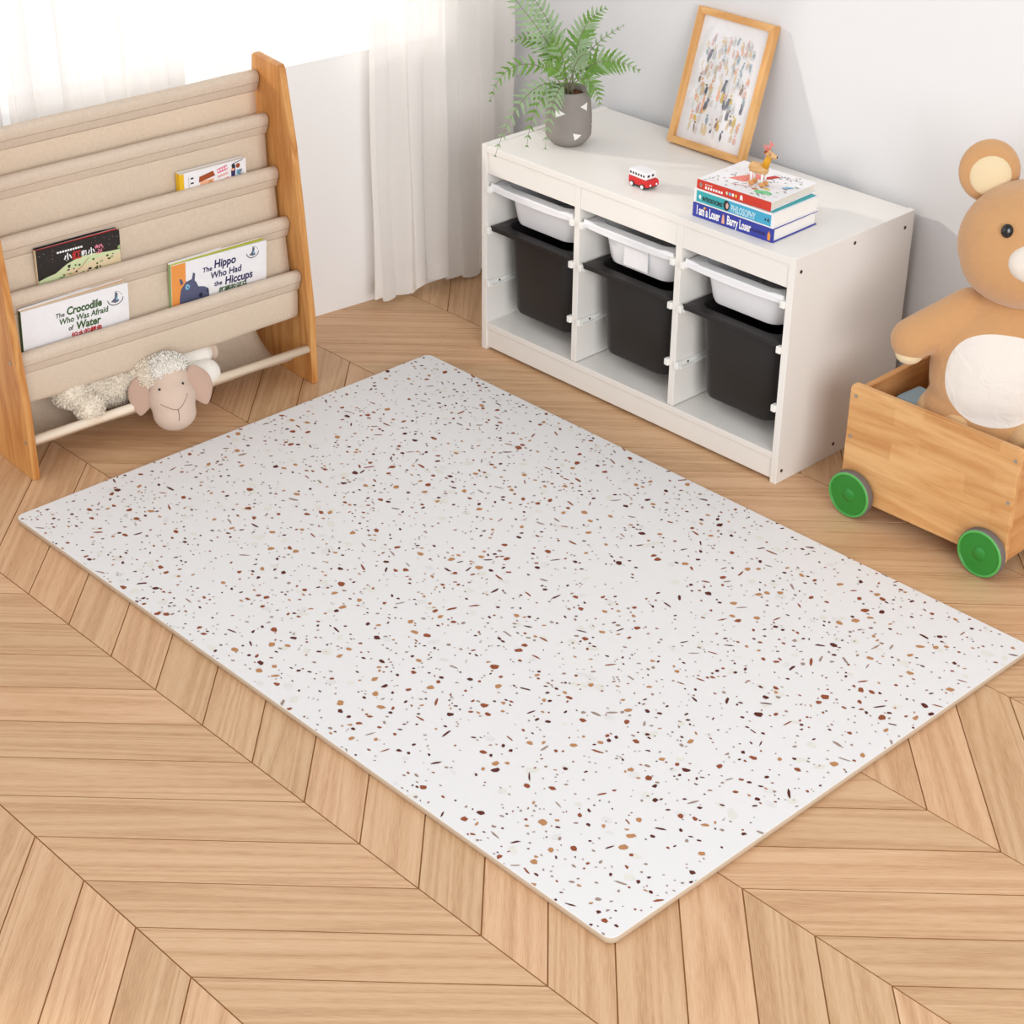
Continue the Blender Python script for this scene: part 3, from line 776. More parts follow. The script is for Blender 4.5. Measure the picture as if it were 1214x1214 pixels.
# ------------------------------------------------------------------ bookshelf
SA = math.radians(-3.3)
shelf = thing('sling_bookshelf', 'pine sling bookshelf with beige linen pockets in front of the window', 'bookshelf', (-.129, -.447, 0), (0, 0, SA))
prof = [(0, 0), (.003, .19), (-.022, .456), (-.040, .622), (-.071, .795), (-.078, .806), (-.180, .813), (-.190, .806), (-.268, .02), (-.268, 0)]
YM = -.800
for y0, y1 in ((-.018, 0), (YM, YM+.018)):
    mb = MB()
    mb.prism(prof, -y1, -y0, 'pine_board', Matrix.Rotation(PI/2, 4, 'X'), .0022)
    mb.build('side_panel', shelf)
for x, z in ((-.036, .288), (-.013, .095), (-.075, .418), (-.111, .536)):
    mb = MB(); mb.cyl((x, YM+.0005, z), (x, YM-.0015, z), .0045, 'steel', n=12); mb.build('screw', shelf)
    mb = MB(); mb.cyl((x, -.0005, z), (x, .0015, z), .0045, 'steel', n=12); mb.build('screw', shelf)
YA, YB = YM+.0185, -.0185
bars = [(-.172, .760), (-.141, .662), (-.111, .536), (-.075, .418), (-.036, .289)]
dowels = []
for x, z in bars:
    mb = MB(); mb.cyl((x, YA, z), (x, YB, z), .0095, 'dowel_wood'); dowels.append(mb.build('dowel', shelf))
mb = MB(); mb.cyl((-.013, YA, .095), (-.013, YB, .095), .0105, 'dowel_wood'); o = mb.build('dowel', shelf); o['label'] = 'bare pale bottom dowel'
mb = MB(); mb.cyl((-.232, YA, .098), (-.232, YB, .098), .0095, 'dowel_wood'); mb.build('dowel', shelf)
def sheet(path, m, parent, name, y0, y1, ny=28, th=.0016, sag=0., wav=.0015, seed=0, closed=False, seams=()):
    rr = random.Random(seed); mb = MB(); bm = mb.bm
    pts = [Vector((p[0], p[1])) for p in path]
    # refine with catmull-rom
    out = []
    for i in range(len(pts)-1):
        p0, p1, p2, p3 = pts[max(i-1, 0)], pts[i], pts[i+1], pts[min(i+2, len(pts)-1)]
        for k in range(5):
            t = k/5; out.append(.5*((2*p1)+(p2-p0)*t+(2*p0-5*p1+4*p2-p3)*t*t+(3*p1-p0-3*p2+p3)*t**3))
    out.append(pts[-1]); n = len(out)
    f1, f2 = rr.uniform(0, 6), rr.uniform(0, 6)
    def P(i, j, side):
        a = out[max(i-1, 0)]; b = out[min(i+1, n-1)]; d = (b-a).normalized(); nx, nz = -d.y, d.x
        t = j/ny; y = y0+(y1-y0)*t; e = math.sin(PI*i/(n-1))
        w = wav*e*(math.sin(9*t+f1)+.6*math.sin(21*t+f2+i*.15))
        s = sag*math.sin(PI*t)*e
        return Vector((out[i].x+nx*(side+w), y, out[i].y+nz*(side+w)-s))
    A = [[bm.verts.new(P(i, j, th/2)) for j in range(ny+1)] for i in range(n)]
    B = [[bm.verts.new(P(i, j, -th/2)) for j in range(ny+1)] for i in range(n)]
    fs = []
    for i in range(n-1):
        for j in range(ny):
            fs.append(bm.faces.new([A[i][j], A[i][j+1], A[i+1][j+1], A[i+1][j]])); fs.append(bm.faces.new([B[i][j], B[i+1][j], B[i+1][j+1], B[i][j+1]]))
        fs.append(bm.faces.new([A[i][0], A[i+1][0], B[i+1][0], B[i][0]])); fs.append(bm.faces.new([A[i][ny], B[i][ny], B[i+1][ny], A[i+1][ny]]))
    for j in range(ny):
        fs.append(bm.faces.new([A[0][j], B[0][j], B[0][j+1], A[0][j+1]])); fs.append(bm.faces.new([A[n-1][j], A[n-1][j+1], B[n-1][j+1], B[n-1][j]]))
    mb._tag(fs, m, True)
    for si in seams:
        for sd in (th/2+.0004, ):
            row = [P(si, j, sd) for j in range(ny+1)]; mb.tube(row, .0006, 'stitching', 4)
    return mb.build(name, parent)
FA, FB = YA+.006, YB-.008
def sleeve(x, z, k):
    r = .0135; d = .030
    path = [(x-.002, z-d-.006), (x-.010, z-d*.45), (x-r, z)]+[(x+r*math.cos(a), z+r*math.sin(a)) for a in (math.radians(q) for q in (150, 120, 90, 60, 30, 0))]+[(x+.011, z-d*.45), (x+.001, z-d-.007)]
    return sheet(path, 'linen_hem', dowels[k], 'sleeve', FA-.003, FB+.005, th=.0018, wav=.0004, seed=k, seams=(3*5*3,))
for k, (x, z) in enumerate(bars): sleeve(x, z, k)
for k in range(1, 5):
    (xa, za), (xb, zb) = bars[k-1], bars[k]
    path = [(xa-.000, za-.030), (xa+.002, za-.055), (xb-.026, zb-.04), (xb-.028, zb-.092), (xb-.021, zb-.112), (xb-.010, zb-.114), (xb-.002, zb-.100), (xb+.002, zb-.055), (xb+.000, zb-.030)]
    sheet(path, 'linen', shelf, 'sling_pocket', FA, FB, wav=.0016, seed=20+k, sag=.004)
sheet([(-.0242, .096), (-.030, .085), (-.045, .062), (-.090, .040), (-.140, .040), (-.190, .066), (-.219, .096), (-.232, .111), (-.244, .100)], 'linen', shelf, 'toy_sling', FA, FB-.02, wav=.0015, seed=33, sag=.0)

# books in the slings
def rect_poly(mb, u0, v0, u1, v1, m, y=-.0003):
    mb.poly([(u0, y, v0), (u1, y, v0), (u1, y, v1), (u0, y, v1)], m)
def P2(mb, pts, m, y=-.0004): mb.poly([(u, y, v) for u, v in pts], m)
def Ce(mb, cx, cz, rx, rz, m, y=-.0004, n=18, a0=0, a1=2*PI):
    P2(mb, [(cx+rx*math.cos(a0+(a1-a0)*k/n), cz+rz*math.sin(a0+(a1-a0)*k/n)) for k in range(n)], m, y)
def stroke(mb, pts, w, m, y=-.0004):
    for (a, b), (c, d) in zip(pts, pts[1:]):
        L = math.hypot(c-a, d-b) or 1; nx, nz = -(d-b)/L*w/2, (c-a)/L*w/2
        mb.poly([(a+nx, y, b+nz), (a-nx, y, b-nz), (c-nx, y, d-nz), (c+nx, y, d+nz)], m)
def up_book(name, label, x, yl, z, W, H, T, cov, tilt, roll=0., edge='page_edge', extra=None, spine=None, fan=0.):
    """upright picture book facing +x of the shelf frame; local x width, -y front, z height"""
    a = SA
    P = Matrix.Translation((-.129, -.447, 0)) @ Matrix.Rotation(a, 4, 'Z') @ Vector((x, yl, z))
    root = thing(name, label, 'book', P, (0, 0, 0), group='picture books in the bookshelf pockets')
    root.rotation_euler = (Matrix.Rotation(a+PI/2, 3, 'Z') @ Matrix.Rotation(roll, 3, 'Y') @ Matrix.Rotation(tilt, 3, 'X')).to_euler()
    mb = MB(); mb.box((0, 0, 0), (W, .0009, H), cov, .0003); mb.box((0, T-.0009, 0), (W, T, H+(.003 if fan else 0)), cov, .0003, mtx=Matrix.Rotation(math.radians(fan), 4, 'Z')); mb.build('cover', root)
    if spine: mb = MB(); mb.box((-.0008, 0, 0), (.0006, T, H), spine, .0003); mb.build('spine', root)
    mb = MB(); n = 5
    for k in range(n):
        y0 = .0012+(T-.0024)*k/n; mb.box((.0008, y0, .001), (W-.002-.001*(k % 2), y0+(T-.0024)/n*.86, H-.0015-.001*((k*3) % 2)+(.0035*k/n if fan else 0)), (extra[k % len(extra)] if extra else edge), mtx=Matrix.Rotation(math.radians(fan*(k+.3)/n), 4, 'Z'))
    mb.build('pages', root)
    return root
# hippo
hb = up_book('picture_book', 'white picture book with a grey hippo and an orange strip in the lowest pocket', -.061, -.372, .196, .268, .208, .011, 'cover_white', math.radians(4.5), math.radians(1.0), extra=('lime', 'paper', 'lime', 'gold', 'paper'), spine='grass', fan=3.)
mb = MB(); W, H = .268, .208
rect_poly(mb, .001, .001, .040, H-.001, 'cover_orange')
P2(mb, [(.022, .05), (.022, .115), (.026, .140), (.040, .156), (.058, .160), (.068, .150), (.074, .136), (.090, .132), (.102, .124), (.104, .104), (.100, .088), (.088, .05)], 'hippo_grey', -.0006)
P2(mb, [(.026, .150), (.022, .168), (.029, .166), (.033, .154)], 'hippo_grey', -.0005); P2(mb, [(.056, .157), (.060, .176), (.066, .172), (.064, .154)], 'hippo_grey', -.0005)
Ce(mb, .044, .142, .006, .007, 'light_blue', -.0008); Ce(mb, .080, .112, .005, .006, 'hippo_dark', -.0008); Ce(mb, .100, .118, .0025, .005, 'hippo_dark', -.0008); Ce(mb, .045, .141, .002, .003, 'ink_dark', -.0009)
stroke(mb, [(.050, .076), (.070, .082), (.100, .088)], .002, 'hippo_dark', -.0008)
def tx(s, u, v, sz, m, sx=1., bold=.0004, rot_=0., sh=.12): mb.text(s, sz, m, T_((u, -.0004, v)) @ Matrix.Rotation(-rot_, 4, 'Y') @ XZ, sx=sx, bold=bold, shear=sh)
tx('The', .086, .168, .017, 'ink_navy'); tx('Hippo', .118, .172, .029, 'ink_navy', .85, .0008)
tx('Who Had', .108, .146, .024, 'ink_navy', .9, .0005)
tx('the', .118, .124, .017, 'ink_navy'); tx('Hiccups', .148, .121, .029, 'ink_navy', .85, .0008)
tx('打嗝的河马', .130, .102, .018, 'ink_green', .9, .0005)
def logo(cx, cz, r):
    stroke(mb, [(cx+r*math.cos(a), cz+r*.8*math.sin(a)) for a in (PI*1.0+PI*k/10 for k in range(11))], .002, 'ink_dark')
    stroke(mb, [(cx+r*.9*math.cos(a), cz+r*.9*math.sin(a)) for a in (PI*.25*k/3+.3 for k in range(6))], .0008, 'slate')
    P2(mb, [(cx-r*.6, cz-r*.3), (cx-r*.1, cz+r*.1), (cx+.0, cz+r*.9), (cx+r*.35, cz+r*.6), (cx+r*.25, cz+r*.1), (cx+r*.5, cz-r*.4), (cx, cz-r*.55)], 'slate')
    P2(mb, [(cx+r*.1, cz+r*.1), (cx+r*.3, cz+r*.2), (cx+r*.35, cz-r*.2), (cx+r*.1, cz-r*.25)], 'light_blue', -.0006)
logo(.228, .186, .017)
mb.build('cover_print', hb)
# crocodile
cb = up_book('picture_book', 'white picture book with green lettering at the left of the lowest pocket', -.062, -.757, .196, .272, .200, .011, 'cover_white', math.radians(4.5), math.radians(.5), extra=('gold', 'paper', 'sand', 'peach', 'paper'), spine='ink_green', fan=3.)
mb = MB(); H = .200
tx('The', .084, .160, .016, 'ink_dark', .9, .0002); tx('Crocodile', .112, .161, .027, 'ink_green', .82, .0009)
tx('Who Was Afraid', .092, .141, .021, 'ink_green', .86, .0004)
tx('of', .114, .121, .016, 'ink_dark', .9, .0003); tx('Water', .134, .118, .027, 'ink_green', .86, .0008)
tx('怕水的鳄鱼', .120, .100, .016, 'ink_red', 1., .0004)
rr = random.Random(9)
for k in range(36): stroke(mb, [(.052+k*.0055, .086+rr.uniform(-.001, .001)), (.0555+k*.0055, .087)], .0022, 'slate')
logo(.238, .168, .020)
mb.build('cover_print', cb)
# black
bb = up_book('picture_book', 'black picture book with white and red title above the white crocodile book', -.097, -.682, .318, .213, .190, .009, 'cover_black', math.radians(2), math.radians(.5), extra=('paper', 'cover_black', 'toy_red'), spine='sand', fan=2.)
mb = MB(); H = .190
W = .213
hill = [(.001, .115), (.020, .120), (.045, .124), (.075, .140), (.105, .148), (.140, .149), (.175, .144), (.212, .142), (.212, .070), (.001, .070)]
P2(mb, hill, 'pale_green', -.0003)
P2(mb, [(.075, .128), (.110, .124), (.150, .134), (.212, .134), (.212, .072), (.060, .090)], 'sand', -.0005)
rr = random.Random(2)
for _ in range(40):
    u = rr.uniform(.01, .20); v = rr.uniform(.09, .138)
    Ce(mb, u, v, rr.uniform(.002, .005), rr.uniform(.0012, .003), rr.choice(['ink_green', 'ink_dark', 'grass', 'ink_green']), -.0007, 8)
stroke(mb, [(.06, .118), (.085, .112), (.11, .124), (.13, .142)], .0012, 'awning_brown', -.0007)
P2(mb, [(.205, .150), (.212, .154), (.212, .143), (.206, .144)], 'grass', -.0007)
for k in range(10): rect_poly(mb, .052+k*.0066, .170, .0570+k*.0066, .1745, 'ink_white', -.0004)
tx('小', .068, .149, .020, 'ink_white', 1, .0006, 0, 0); tx('红', .089, .147, .023, 'ink_red', 1, .0007, 0, 0); tx('和', .112, .150, .0145, 'ink_white', 1, .0004, 0, 0)
tx('小', .129, .149, .018, 'ink_white', 1, .0005, 0, 0); tx('粉', .147, .147, .023, 'ink_pink', 1, .0006, 0, 0)
for _ in range(60): Ce(mb, rr.uniform(.004, .208), rr.uniform(.150, .187), .0006, .0006, rr.choice(['ink_white', 'leather', 'slate']), -.0003, 5)
mb.build('cover_print', bb)
# small white one
sb = up_book('picture_book', 'small white illustrated book with a yellow spine in the upper pocket', -.122, -.285, .436, .185, .152, .016, 'cover_white', math.radians(3), math.radians(0), spine='cover_yellow')
mb = MB()
rect_poly(mb, .000, .001, .012, .151, 'cover_yellow')
for k in range(6): rect_poly(mb, .030, .133-k*.012, .038, .137-k*.012, 'ink_dark')
stroke(mb, [(.025, .14), (.025, .06)], .0008, 'slate')
P2(mb, [(.052, .120), (.054, .134), (.092, .141), (.098, .128)], 'awning_brown'); rect_poly(mb, .056, .085, .094, .122, 'peach', -.0003)
P2(mb, [(.060, .100), (.064, .112), (.070, .112), (.074, .100)], 'coral', -.0005); Ce(mb, .084, .112, .006, .008, 'leather', -.0005); Ce(mb, .058, .092, .010, .012, 'awning_brown', -.0005)
stroke(mb, [(.104, .136), (.132, .141)], .012, 'ink_pink', -.0003)
for k in range(4): Ce(mb, .108+k*.007, .1375+k*.001, .0022, .003, 'ink_white', -.0005, 8)
stroke(mb, [(.104, .122), (.134, .126)], .006, 'rose', -.0003); stroke(mb, [(.106, .106), (.136, .112)], .010, 'coral', -.0003)
for k in range(5): Ce(mb, .108+k*.006, .110, .0015, .003, 'ink_white', -.0005, 8)
P2(mb, [(.143, .098), (.142, .128), (.148, .144), (.155, .140), (.153, .098)], 'ink_navy'); Ce(mb, .149, .140, .005, .006, 'ink_dark', -.0005); Ce(mb, .147, .131, .006, .003, 'peach', -.0006)
Ce(mb, .162, .138, .006, .006, 'awning_brown'); rect_poly(mb, .157, .098, .168, .128, 'light_blue', -.0004); stroke(mb, [(.150, .146), (.176, .150)], .002, 'slate')
for k in range(14): stroke(mb, [(.156+rr.uniform(0, .022), .100+rr.uniform(0, .03)), (.160+rr.uniform(0, .02), .100+rr.uniform(0, .03))], .001, 'slate', -.0006)
mb.build('cover_print', sb)

# ------------------------------------------------------------------ plush sheep in the toy sling
sheep = thing('plush_sheep', 'cream woolly plush sheep lying in the bottom sling with its head hanging out', 'plush toy', (-.129, -.447, 0), (0, 0, SA))
def fuzz(o, mat, count, ln, seed, zmin=None):
    """short wool locks grown over a plush skin, same mesh"""
    rr = random.Random(seed); me = o.data; bm = bmesh.new(); bm.from_mesh(me)
    bm.faces.ensure_lookup_table(); F = bm.faces[:]
    ws = [f.calc_area() for f in F]; tot = sum(ws); cum = []; s = 0
    for w in ws: s += w; cum.append(s)
    import bisect
    add = []
    for _ in range(count):
        f = F[min(len(F)-1, bisect.bisect(cum, rr.random()*tot))]
        c = f.calc_center_median(); n = f.normal
        t = Vector((rr.gauss(0, 1), rr.gauss(0, 1), rr.gauss(0, 1))).cross(n).normalized(); b = n.cross(t)
        l = ln*rr.uniform(.6, 1.3); w = l*.28
        p0 = c-n*.001; p1 = c+n*l*.55+t*l*.25; p2 = c+n*l*.75+t*l*.8
        add.append((p0-b*w, p0+b*w, p1+b*w*.8, p1-b*w*.8, p2))
    for a, b_, c, d, e in add:
        v = [bm.verts.new(q) for q in (a, b_, c, d, e)]
        f1 = bm.faces.new(v[:4]); f2 = bm.faces.new([v[3], v[2], v[4]]); f1.smooth = f2.smooth = True
    bm.to_mesh(me); bm.free()
mb = MB(); w_ = 'wool'
mb.ball((-.110, -.500, .128), (.066, .115, .066), w_); mb.ball((-.105, -.585, .128), (.058, .065, .060), w_)
mb.ball((-.100, -.400, .125), (.056, .085, .056), w_)
mb.capsule((-.095, -.600, .150), (-.070, -.655, .158), .036, .040, w_)
mb.capsule((-.080, -.600, .110), (-.036, -.622, .120), .032, .036, w_)
mb.capsule((-.080, -.470, .135), (-.014, -.452, .158), .050, .044, w_)
body = blend(mb, 'body', M['wool'], .006, 4, sheep); fuzz(body, w_, 13000, .0062, 1)
for a, b_, r1, r2 in (((-.085, -.36, .135), (-.080, -.292, .142), .034, .034), ((-.06, -.36, .110), (-.036, -.302, .108), .032, .036)):
    mb = MB(); mb.capsule(a, b_, r1, r2, 'wool_light'); o = blend(mb, 'leg', M['wool_light'], .005, 5, sheep)
    if a[2] > .12:
        mb = MB(); mb.ball((-.076, -.264, .144), (.026, .010, .028), 'sheep_face', Euler((0, 0, .3)).to_matrix()); mb.build('hoof_pad', o)
mb = MB()
HR = Euler((math.radians(4), math.radians(-16), math.radians(-26))).to_matrix()
def hp(x, y, z): return Vector((.022, -.436, .118))+HR @ Vector((x, y, z))
mb.ball(hp(-.006, 0, .036), (.048, .050, .050), 'sheep_face', HR); mb.ball(hp(.010, 0, -.008), (.050, .057, .056), 'sheep_face', HR); mb.ball(hp(.014, 0, -.044), (.042, .052, .044), 'sheep_face', HR)
head = blend(mb, 'head', M['sheep_face'], .005, 8, sheep)
dgm = [v.co.copy() for v in head.data.vertices]
def onhead(y, z, off=.0004):
    o_ = hp(.2, y, z); d_ = (HR @ Vector((-1, 0, 0)))
    t_ = BVHTree.FromPolygons(dgm, [p.vertices[:] for p in head.data.polygons]).ray_cast(o_, d_)
    return (t_[0]-d_*off) if t_[0] else hp(.05, y, z)
mb = MB()
mb.tube([onhead(y, z) for y, z in ((-.030, -.012), (-.018, -.020), (-.004, -.028), (.008, -.031), (.018, -.024), (.028, -.012), (.036, .002))], .0008, 'thread_grey', 5)
mb.tube([onhead(y, z) for y, z in ((.008, -.031), (.008, -.044), (.006, -.058))], .0008, 'thread_grey', 5)
mb.build('mouth_stitch', head)
for y, z in ((-.026, .022), (.030, .026)):
    mb = MB(); mb.ball(onhead(y, z, .0005), .0032, 'eye_black', u=12, v=8); mb.build('eye', head)
mb = MB(); mb.ball(hp(-.012, 0, .066), (.050, .050, .030), 'wool_light', HR); mb.ball(hp(-.002, -.022, .058), (.042, .024, .022), 'wool_light', HR); mb.ball(hp(-.03, -.03, .060), (.03, .03, .03), 'wool_light', HR)
o = blend(mb, 'wool_cap', M['wool_light'], .005, 4, sheep); fuzz(o, 'wool_light', 4600, .006, 3)
for sg in (-1, 1):
    er = HR @ Euler((sg*.20, -.14, sg*.22)).to_matrix()
    mb = MB(); t2 = bmesh.new(); bmesh.ops.create_uvsphere(t2, u_segments=24, v_segments=16, radius=1)
    for v in t2.verts:
        k = (1-v.co.z)*.5; wv = .55+.55*math.sin(PI*min(1, .15+.85*k))**.8
        v.co.y *= wv; v.co.x += .25*v.co.y**2
    mb.merge(t2, 'sheep_ear', Matrix.Translation(hp(.006, sg*.068, .010)) @ er.to_4x4() @ Matrix.Diagonal((.008, .030, .050, 1)), True); mb.build('ear', head)

# ------------------------------------------------------------------ wooden cart
CX0, CX1, CY0, CY1 = 1.160, 1.590, .025, .305
cart = thing('wooden_toy_cart', 'pine toy cart with green wheels holding the plush bear', 'toy cart', (CX0, 0, 0), (0, 0, math.radians(.6)))
Lc = CX1-CX0
for y0, y1 in ((CY0, CY0+.015), (CY1-.015, CY1)):
    mb = MB(); r_ = .012; P = [(0, .040), (Lc, .040)]
    for cx, cz, a0 in ((Lc-r_, .314-r_, 0), (r_, .314-r_, 90)):
        P += [(cx+r_*math.cos(math.radians(a0+k*15)), cz+r_*math.sin(math.radians(a0+k*15))) for k in range(7)]
    mb.prism(P, -y1, -y0, 'pine_glued', Matrix.Rotation(PI/2, 4, 'X'), .0018); mb.build('side_board', cart)
for x0, x1 in ((.010, .026), (Lc-.018, Lc-.002)):
    mb = MB(); mb.box((x0, CY0+.0155, .042), (x1, CY1-.0155, .302), 'pine_glued_y', .0015); mb.build('end_board', cart)
mb = MB(); mb.box((.0265, CY0+.0155, .060), (Lc-.0185, CY1-.0155, .072), 'pine_glued_y', .001); mb.build('base_board', cart)
for x, z in ((.016, .287), (.013, .187), (Lc-.010, .287), (Lc-.012, .187)):
    mb = MB(); mb.cyl((x, CY0+.0005, z), (x, CY0-.0015, z), .004, 'steel', n=12); mb.build('screw', cart)
for x in (.040, .383):
    mb = MB(); mb.cyl((x, CY0-.018, .056), (x, CY1+.018, .056), .005, 'steel', n=12); mb.build('axle', cart)
    for s_ in (0, 1):
        mb = MB(); r_ = .056
        pr_ = [(0, .0), (.012, 0), (r_-.012, 0), (r_-.002, .001), (r_, .005), (r_, .016), (r_-.002, .019), (r_-.004, .0205), (r_-.007, .0205), (r_-.009, .0185), (.016, .0185), (.0155, .0195), (.012, .0220), (.006, .0235), (0, .024)]
        mts = ['rubber_grey']*6+['wheel_green_light', 'wheel_green_light', 'wheel_green']+['wheel_green']*5
        mt = Matrix.Translation((x, (CY0-.0035) if s_ == 0 else CY1+.0035, .0562)) @ Matrix.Rotation(PI/2 if s_ == 0 else -PI/2, 4, 'X')
        mb.lathe(pr_, 'wheel_green', 44, mt, mts); wo = mb.build('wheel', cart); wo.modifiers.new('e', 'EDGE_SPLIT').split_angle = math.radians(25)

# blue-grey toy in the cart
tb = MB(); tb.box((0, 0, 0), (.062, .085, .188), 'toy_blue', .010, 3)
o = tb.build('toy_block', loc=(1.199, .137, .0725), rot=(0, 0, math.radians(-4)))
tag(o, 'blue-grey plastic toy block poking up beside the bear inside the cart', 'toy')

# ------------------------------------------------------------------ plush bear (plain, generic)
BF = math.radians(31)
bear = thing('plush_bear', 'large tan plush bear with a white belly sitting in the toy cart', 'plush toy', (1.425, .178, .073), (0, 0, BF))
def teddy_mat():
    m = M['teddy_plush'].copy(); m.name = 'teddy_body'; nt = m.node_tree; L = nt.links
    b = nt.nodes['Principled BSDF']; src = b.inputs['Base Color'].links[0].from_socket
    tc = nd(nt, 'ShaderNodeTexCoord'); sx = nd(nt, 'ShaderNodeSeparateXYZ'); L.new(tc.outputs['Object'], sx.inputs[0])
    def M_(op, a, b_, c=None):
        n = nd(nt, 'ShaderNodeMath', operation=op)
        for i, v in enumerate((a, b_, c)):
            if v is None: continue
            if isinstance(v, (int, float)): n.inputs[i].default_value = v
            else: L.new(v, n.inputs[i])
        return n.outputs[0]
    u = M_('DIVIDE', M_('ADD', sx.outputs['X'], 0.0), .110); v = M_('DIVIDE', M_('SUBTRACT', sx.outputs['Z'], .332), .103)
    d = M_('ADD', M_('POWER', M_('ABSOLUTE', u, 0), 2.3), M_('POWER', M_('ABSOLUTE', v, 0), 2.3))
    inside = M_('MULTIPLY', M_('LESS_THAN', d, 1.), M_('LESS_THAN', sx.outputs['Y'], 0.))
    mx = nd(nt, 'ShaderNodeMix', data_type='RGBA'); L.new(inside, mx.inputs[0]); L.new(src, mx.inputs[6]); mx.inputs[7].default_value = (*s2l((232, 224, 216)), 1)
    L.new(mx.outputs[2], b.inputs['Base Color']); M['teddy_body'] = m
for k_ in ('teddy_body', 'teddy_plush'):
    pass
teddy_mat()
for k_ in ('teddy_body', 'teddy_plush', 'teddy_tan'):
    nt_ = M[k_].node_tree; b_ = nt_.nodes['Principled BSDF']; old = b_.inputs['Normal'].links[0].from_socket
    tc_ = nd(nt_, 'ShaderNodeTexCoord'); wv = nd(nt_, 'ShaderNodeTexNoise', Scale=16., Detail=2., Distortion=1.6); nt_.links.new(tc_.outputs['Object'], wv.inputs['Vector'])
    bb_ = nd(nt_, 'ShaderNodeBump', Strength=.32, Distance=.012); nt_.links.new(wv.outputs['Fac'], bb_.inputs['Height']); nt_.links.new(old, bb_.inputs['Normal']); nt_.links.new(bb_.outputs['Normal'], b_.inputs['Normal'])
tp = 'teddy_plush'
mb = MB()
mb.ball((0, .0, .320), (.148, .108, .185), tp); mb.ball((0, .0, .195), (.160, .105, .135), tp); mb.ball((0, 0, .09), (.125, .075, .088), tp)
mb.ball((.012, 0, .42), (.10, .085, .095), tp)
mb.capsule((-.080, -.005, .450), (-.188, -.030, .378), .047, .047, tp); mb.capsule((.105, -.005, .445), (.205, -.03, .345), .046, .048, tp)
bodyo = blend(mb, 'body', M['teddy_body'], .006, 8, bear)
for s_, pts in ((-1, ((-.11, .0, .205), (-.060, -.052, .208))), (1, ((.07, -.05, .19), (.085, -.085, .20)))):
    mb = MB(); mb.capsule(pts[0], pts[1], .054, .050, 'teddy_tan'); lo_ = blend(mb, 'leg', M['teddy_tan'], .006, 8, bear); lo_['label'] = 'lighter tan leg'
hc = Vector((.022, -.010, .612)); HB = Euler((math.radians(-16), 0, math.radians(4))).to_matrix()
def hq(x, y, z): return hc+HB @ Vector((x, y, z))
mb = MB(); mb.ball(hq(0, 0, 0), (.148, .118, .130), tp, HB); mb.ball(hq(0, -.01, -.03), (.140, .110, .105), tp, HB)
heado = blend(mb, 'head', M['teddy_plush'], .006, 6, bear)
for sg in (-1, 1):
    mb = MB(); mb.ball(hq(sg*.098, .030, .136), (.062, .030, .064), tp, HB); mb_ear = mb.build('ear', heado)
    mb = MB(); mb.ball(hq(sg*.096, .009, .128), (.042, .014, .042), 'teddy_ear', HB); mb.build('ear_lining', heado)
mb = MB(); mb.ball(hq(.0, -.104, -.030), (.050, .036, .040), 'teddy_cream', HB); mb.build('muzzle', heado)
mb = MB(); mb.ball(hq(.0, -.137, -.012), (.015, .008, .010), 'nose_brown', HB); mb.build('nose', heado)
mb = MB(); mb.tube([hq(0, -.1415, -.02), hq(0, -.1405, -.036)], .0012, 'nose_brown', 6)
mb.tube([hq(-.016, -.136, -.044), hq(-.008, -.1375, -.047), hq(0, -.1395, -.037), hq(.008, -.1375, -.047), hq(.016, -.136, -.044)], .0012, 'nose_brown', 6); mb.build('mouth_stitch', heado)
for sg in (-1, 1):
    mb = MB(); mb.ball(hq(sg*.058, -.107, .030), (.012, .007, .014), 'eye_black', HB); mb.build('eye', heado)
mb = MB(); mb.ball((-.190, -.040, .350), (.030, .028, .024), 'teddy_ear'); o = mb.build('paw_pad', bodyo)

# ------------------------------------------------------------------ camera
f, cx, cy, cz, yaw, pit, rol = 2219.15, 3.2866, -3.0492, 2.1429, 2.3748, .5337, .0100
fwd = Vector((math.cos(yaw)*math.cos(pit), math.sin(yaw)*math.cos(pit), -math.sin(pit)))
rt = Vector((math.sin(yaw), -math.cos(yaw), 0)); up = rt.cross(fwd)
r2 = rt*math.cos(rol)+up*math.sin(rol); u2 = -rt*math.sin(rol)+up*math.cos(rol)
cam = bpy.data.cameras.new('camera'); co = bpy.data.objects.new('camera', cam); C.objects.link(co)
cam.sensor_width = 36; cam.lens = 36*f/1214; cam.clip_start = .05
mw_ = Matrix.Identity(4)
for i in range(3): mw_[i][0] = r2[i]; mw_[i][1] = u2[i]; mw_[i][2] = -fwd[i]; mw_[i][3] = (cx, cy, cz)[i]
co.matrix_world = mw_
bpy.context.scene.camera = co

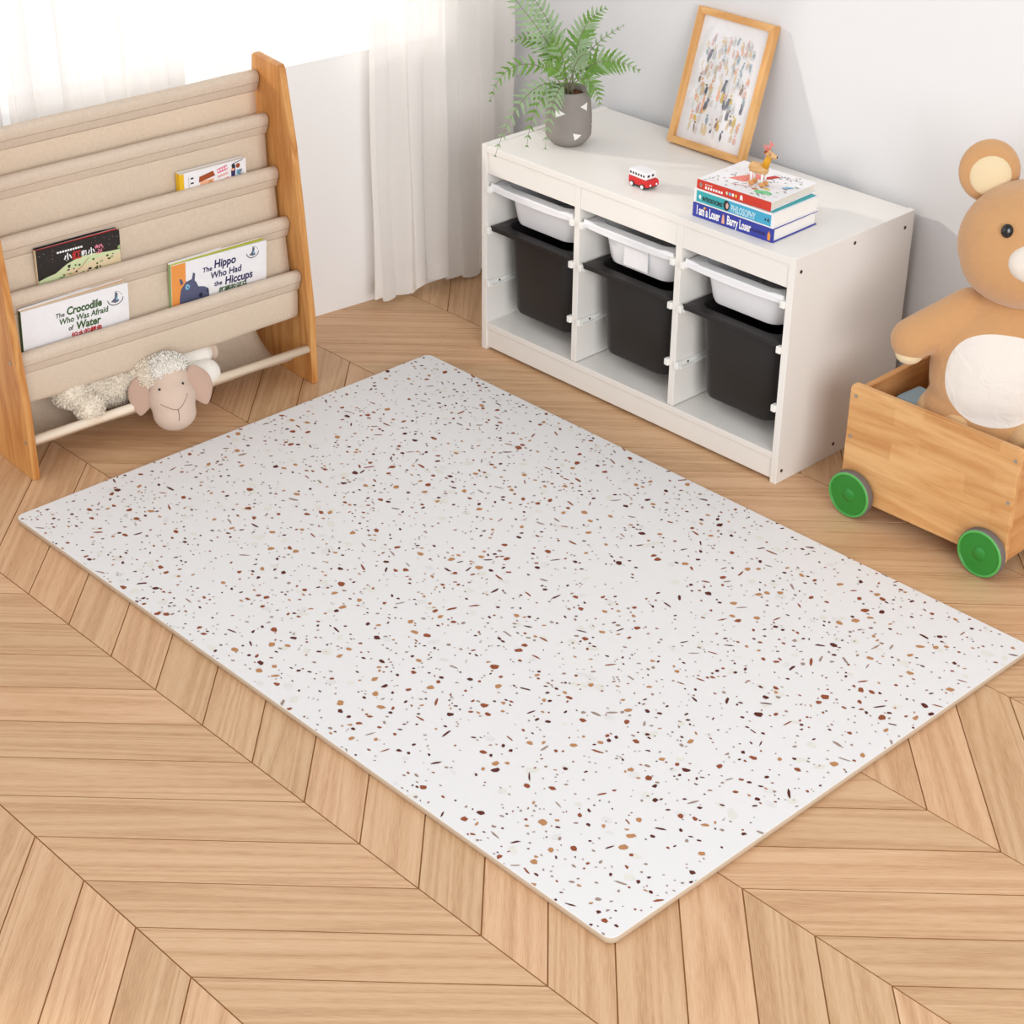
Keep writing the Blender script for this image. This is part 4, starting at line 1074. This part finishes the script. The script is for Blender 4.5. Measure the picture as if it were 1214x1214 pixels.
# ------------------------------------------------------------------ light
WORLD_IN, WORLD_OUT = .60, 1.3
w = bpy.data.worlds.new('daylight'); bpy.context.scene.world = w; w.use_nodes = True
wn = w.node_tree; bg = wn.nodes['Background']
tcw = nd(wn, 'ShaderNodeTexCoord'); dt = nd(wn, 'ShaderNodeVectorMath', operation='DOT_PRODUCT'); dt.inputs[1].default_value = (-.97, -.10, .10)
wn.links.new(tcw.outputs['Generated'], dt.inputs[0])
mr = nd(wn, 'ShaderNodeMapRange'); mr.inputs['From Min'].default_value = .15; mr.inputs['From Max'].default_value = .6
mr.inputs['To Min'].default_value = WORLD_IN; mr.inputs['To Max'].default_value = WORLD_OUT
wn.links.new(dt.outputs['Value'], mr.inputs['Value']); wn.links.new(mr.outputs[0], bg.inputs[1]); bg.inputs[0].default_value = (.97, .985, 1, 1)
sd = bpy.data.lights.new('sun', 'SUN'); sd.energy = 1.25; sd.angle = math.radians(2.5); sd.color = (1, .93, .82)
so = bpy.data.objects.new('sun', sd); C.objects.link(so)
so.rotation_euler = Vector((-1.85, -1.0, .76)).to_track_quat('Z', 'Y').to_euler()
def area(name, loc, target, sx_, sy_, e, col=(1, 1, 1)):
    a = bpy.data.lights.new(name, 'AREA'); a.shape = 'RECTANGLE'; a.size = sx_; a.size_y = sy_; a.energy = e; a.color = col
    o = bpy.data.objects.new(name, a); C.objects.link(o); o.location = loc
    o.rotation_euler = (Vector(loc)-Vector(target)).to_track_quat('Z', 'Y').to_euler(); return o
area('fill_front', (1.2, -7.0, 3.2), (.4, -.3, .3), 3., 3., 40, (.985, .99, 1))  # added fill from the open front side, no lamp of the room
area('fill_right', (6.6, -3.4, 2.5), (.2, -.1, .35), 3., 3., 235, (.985, .99, 1))  # added fill, out of view, to brighten the window wall, curtain and cabinet side
sc = bpy.context.scene
sc.view_settings.view_transform = 'Standard'; sc.view_settings.look = 'None'; sc.view_settings.gamma = 1; sc.view_settings.use_curve_mapping = False
sc.view_settings.exposure = 0.11
sc.cycles.max_bounces = 10; sc.cycles.transparent_max_bounces = 12
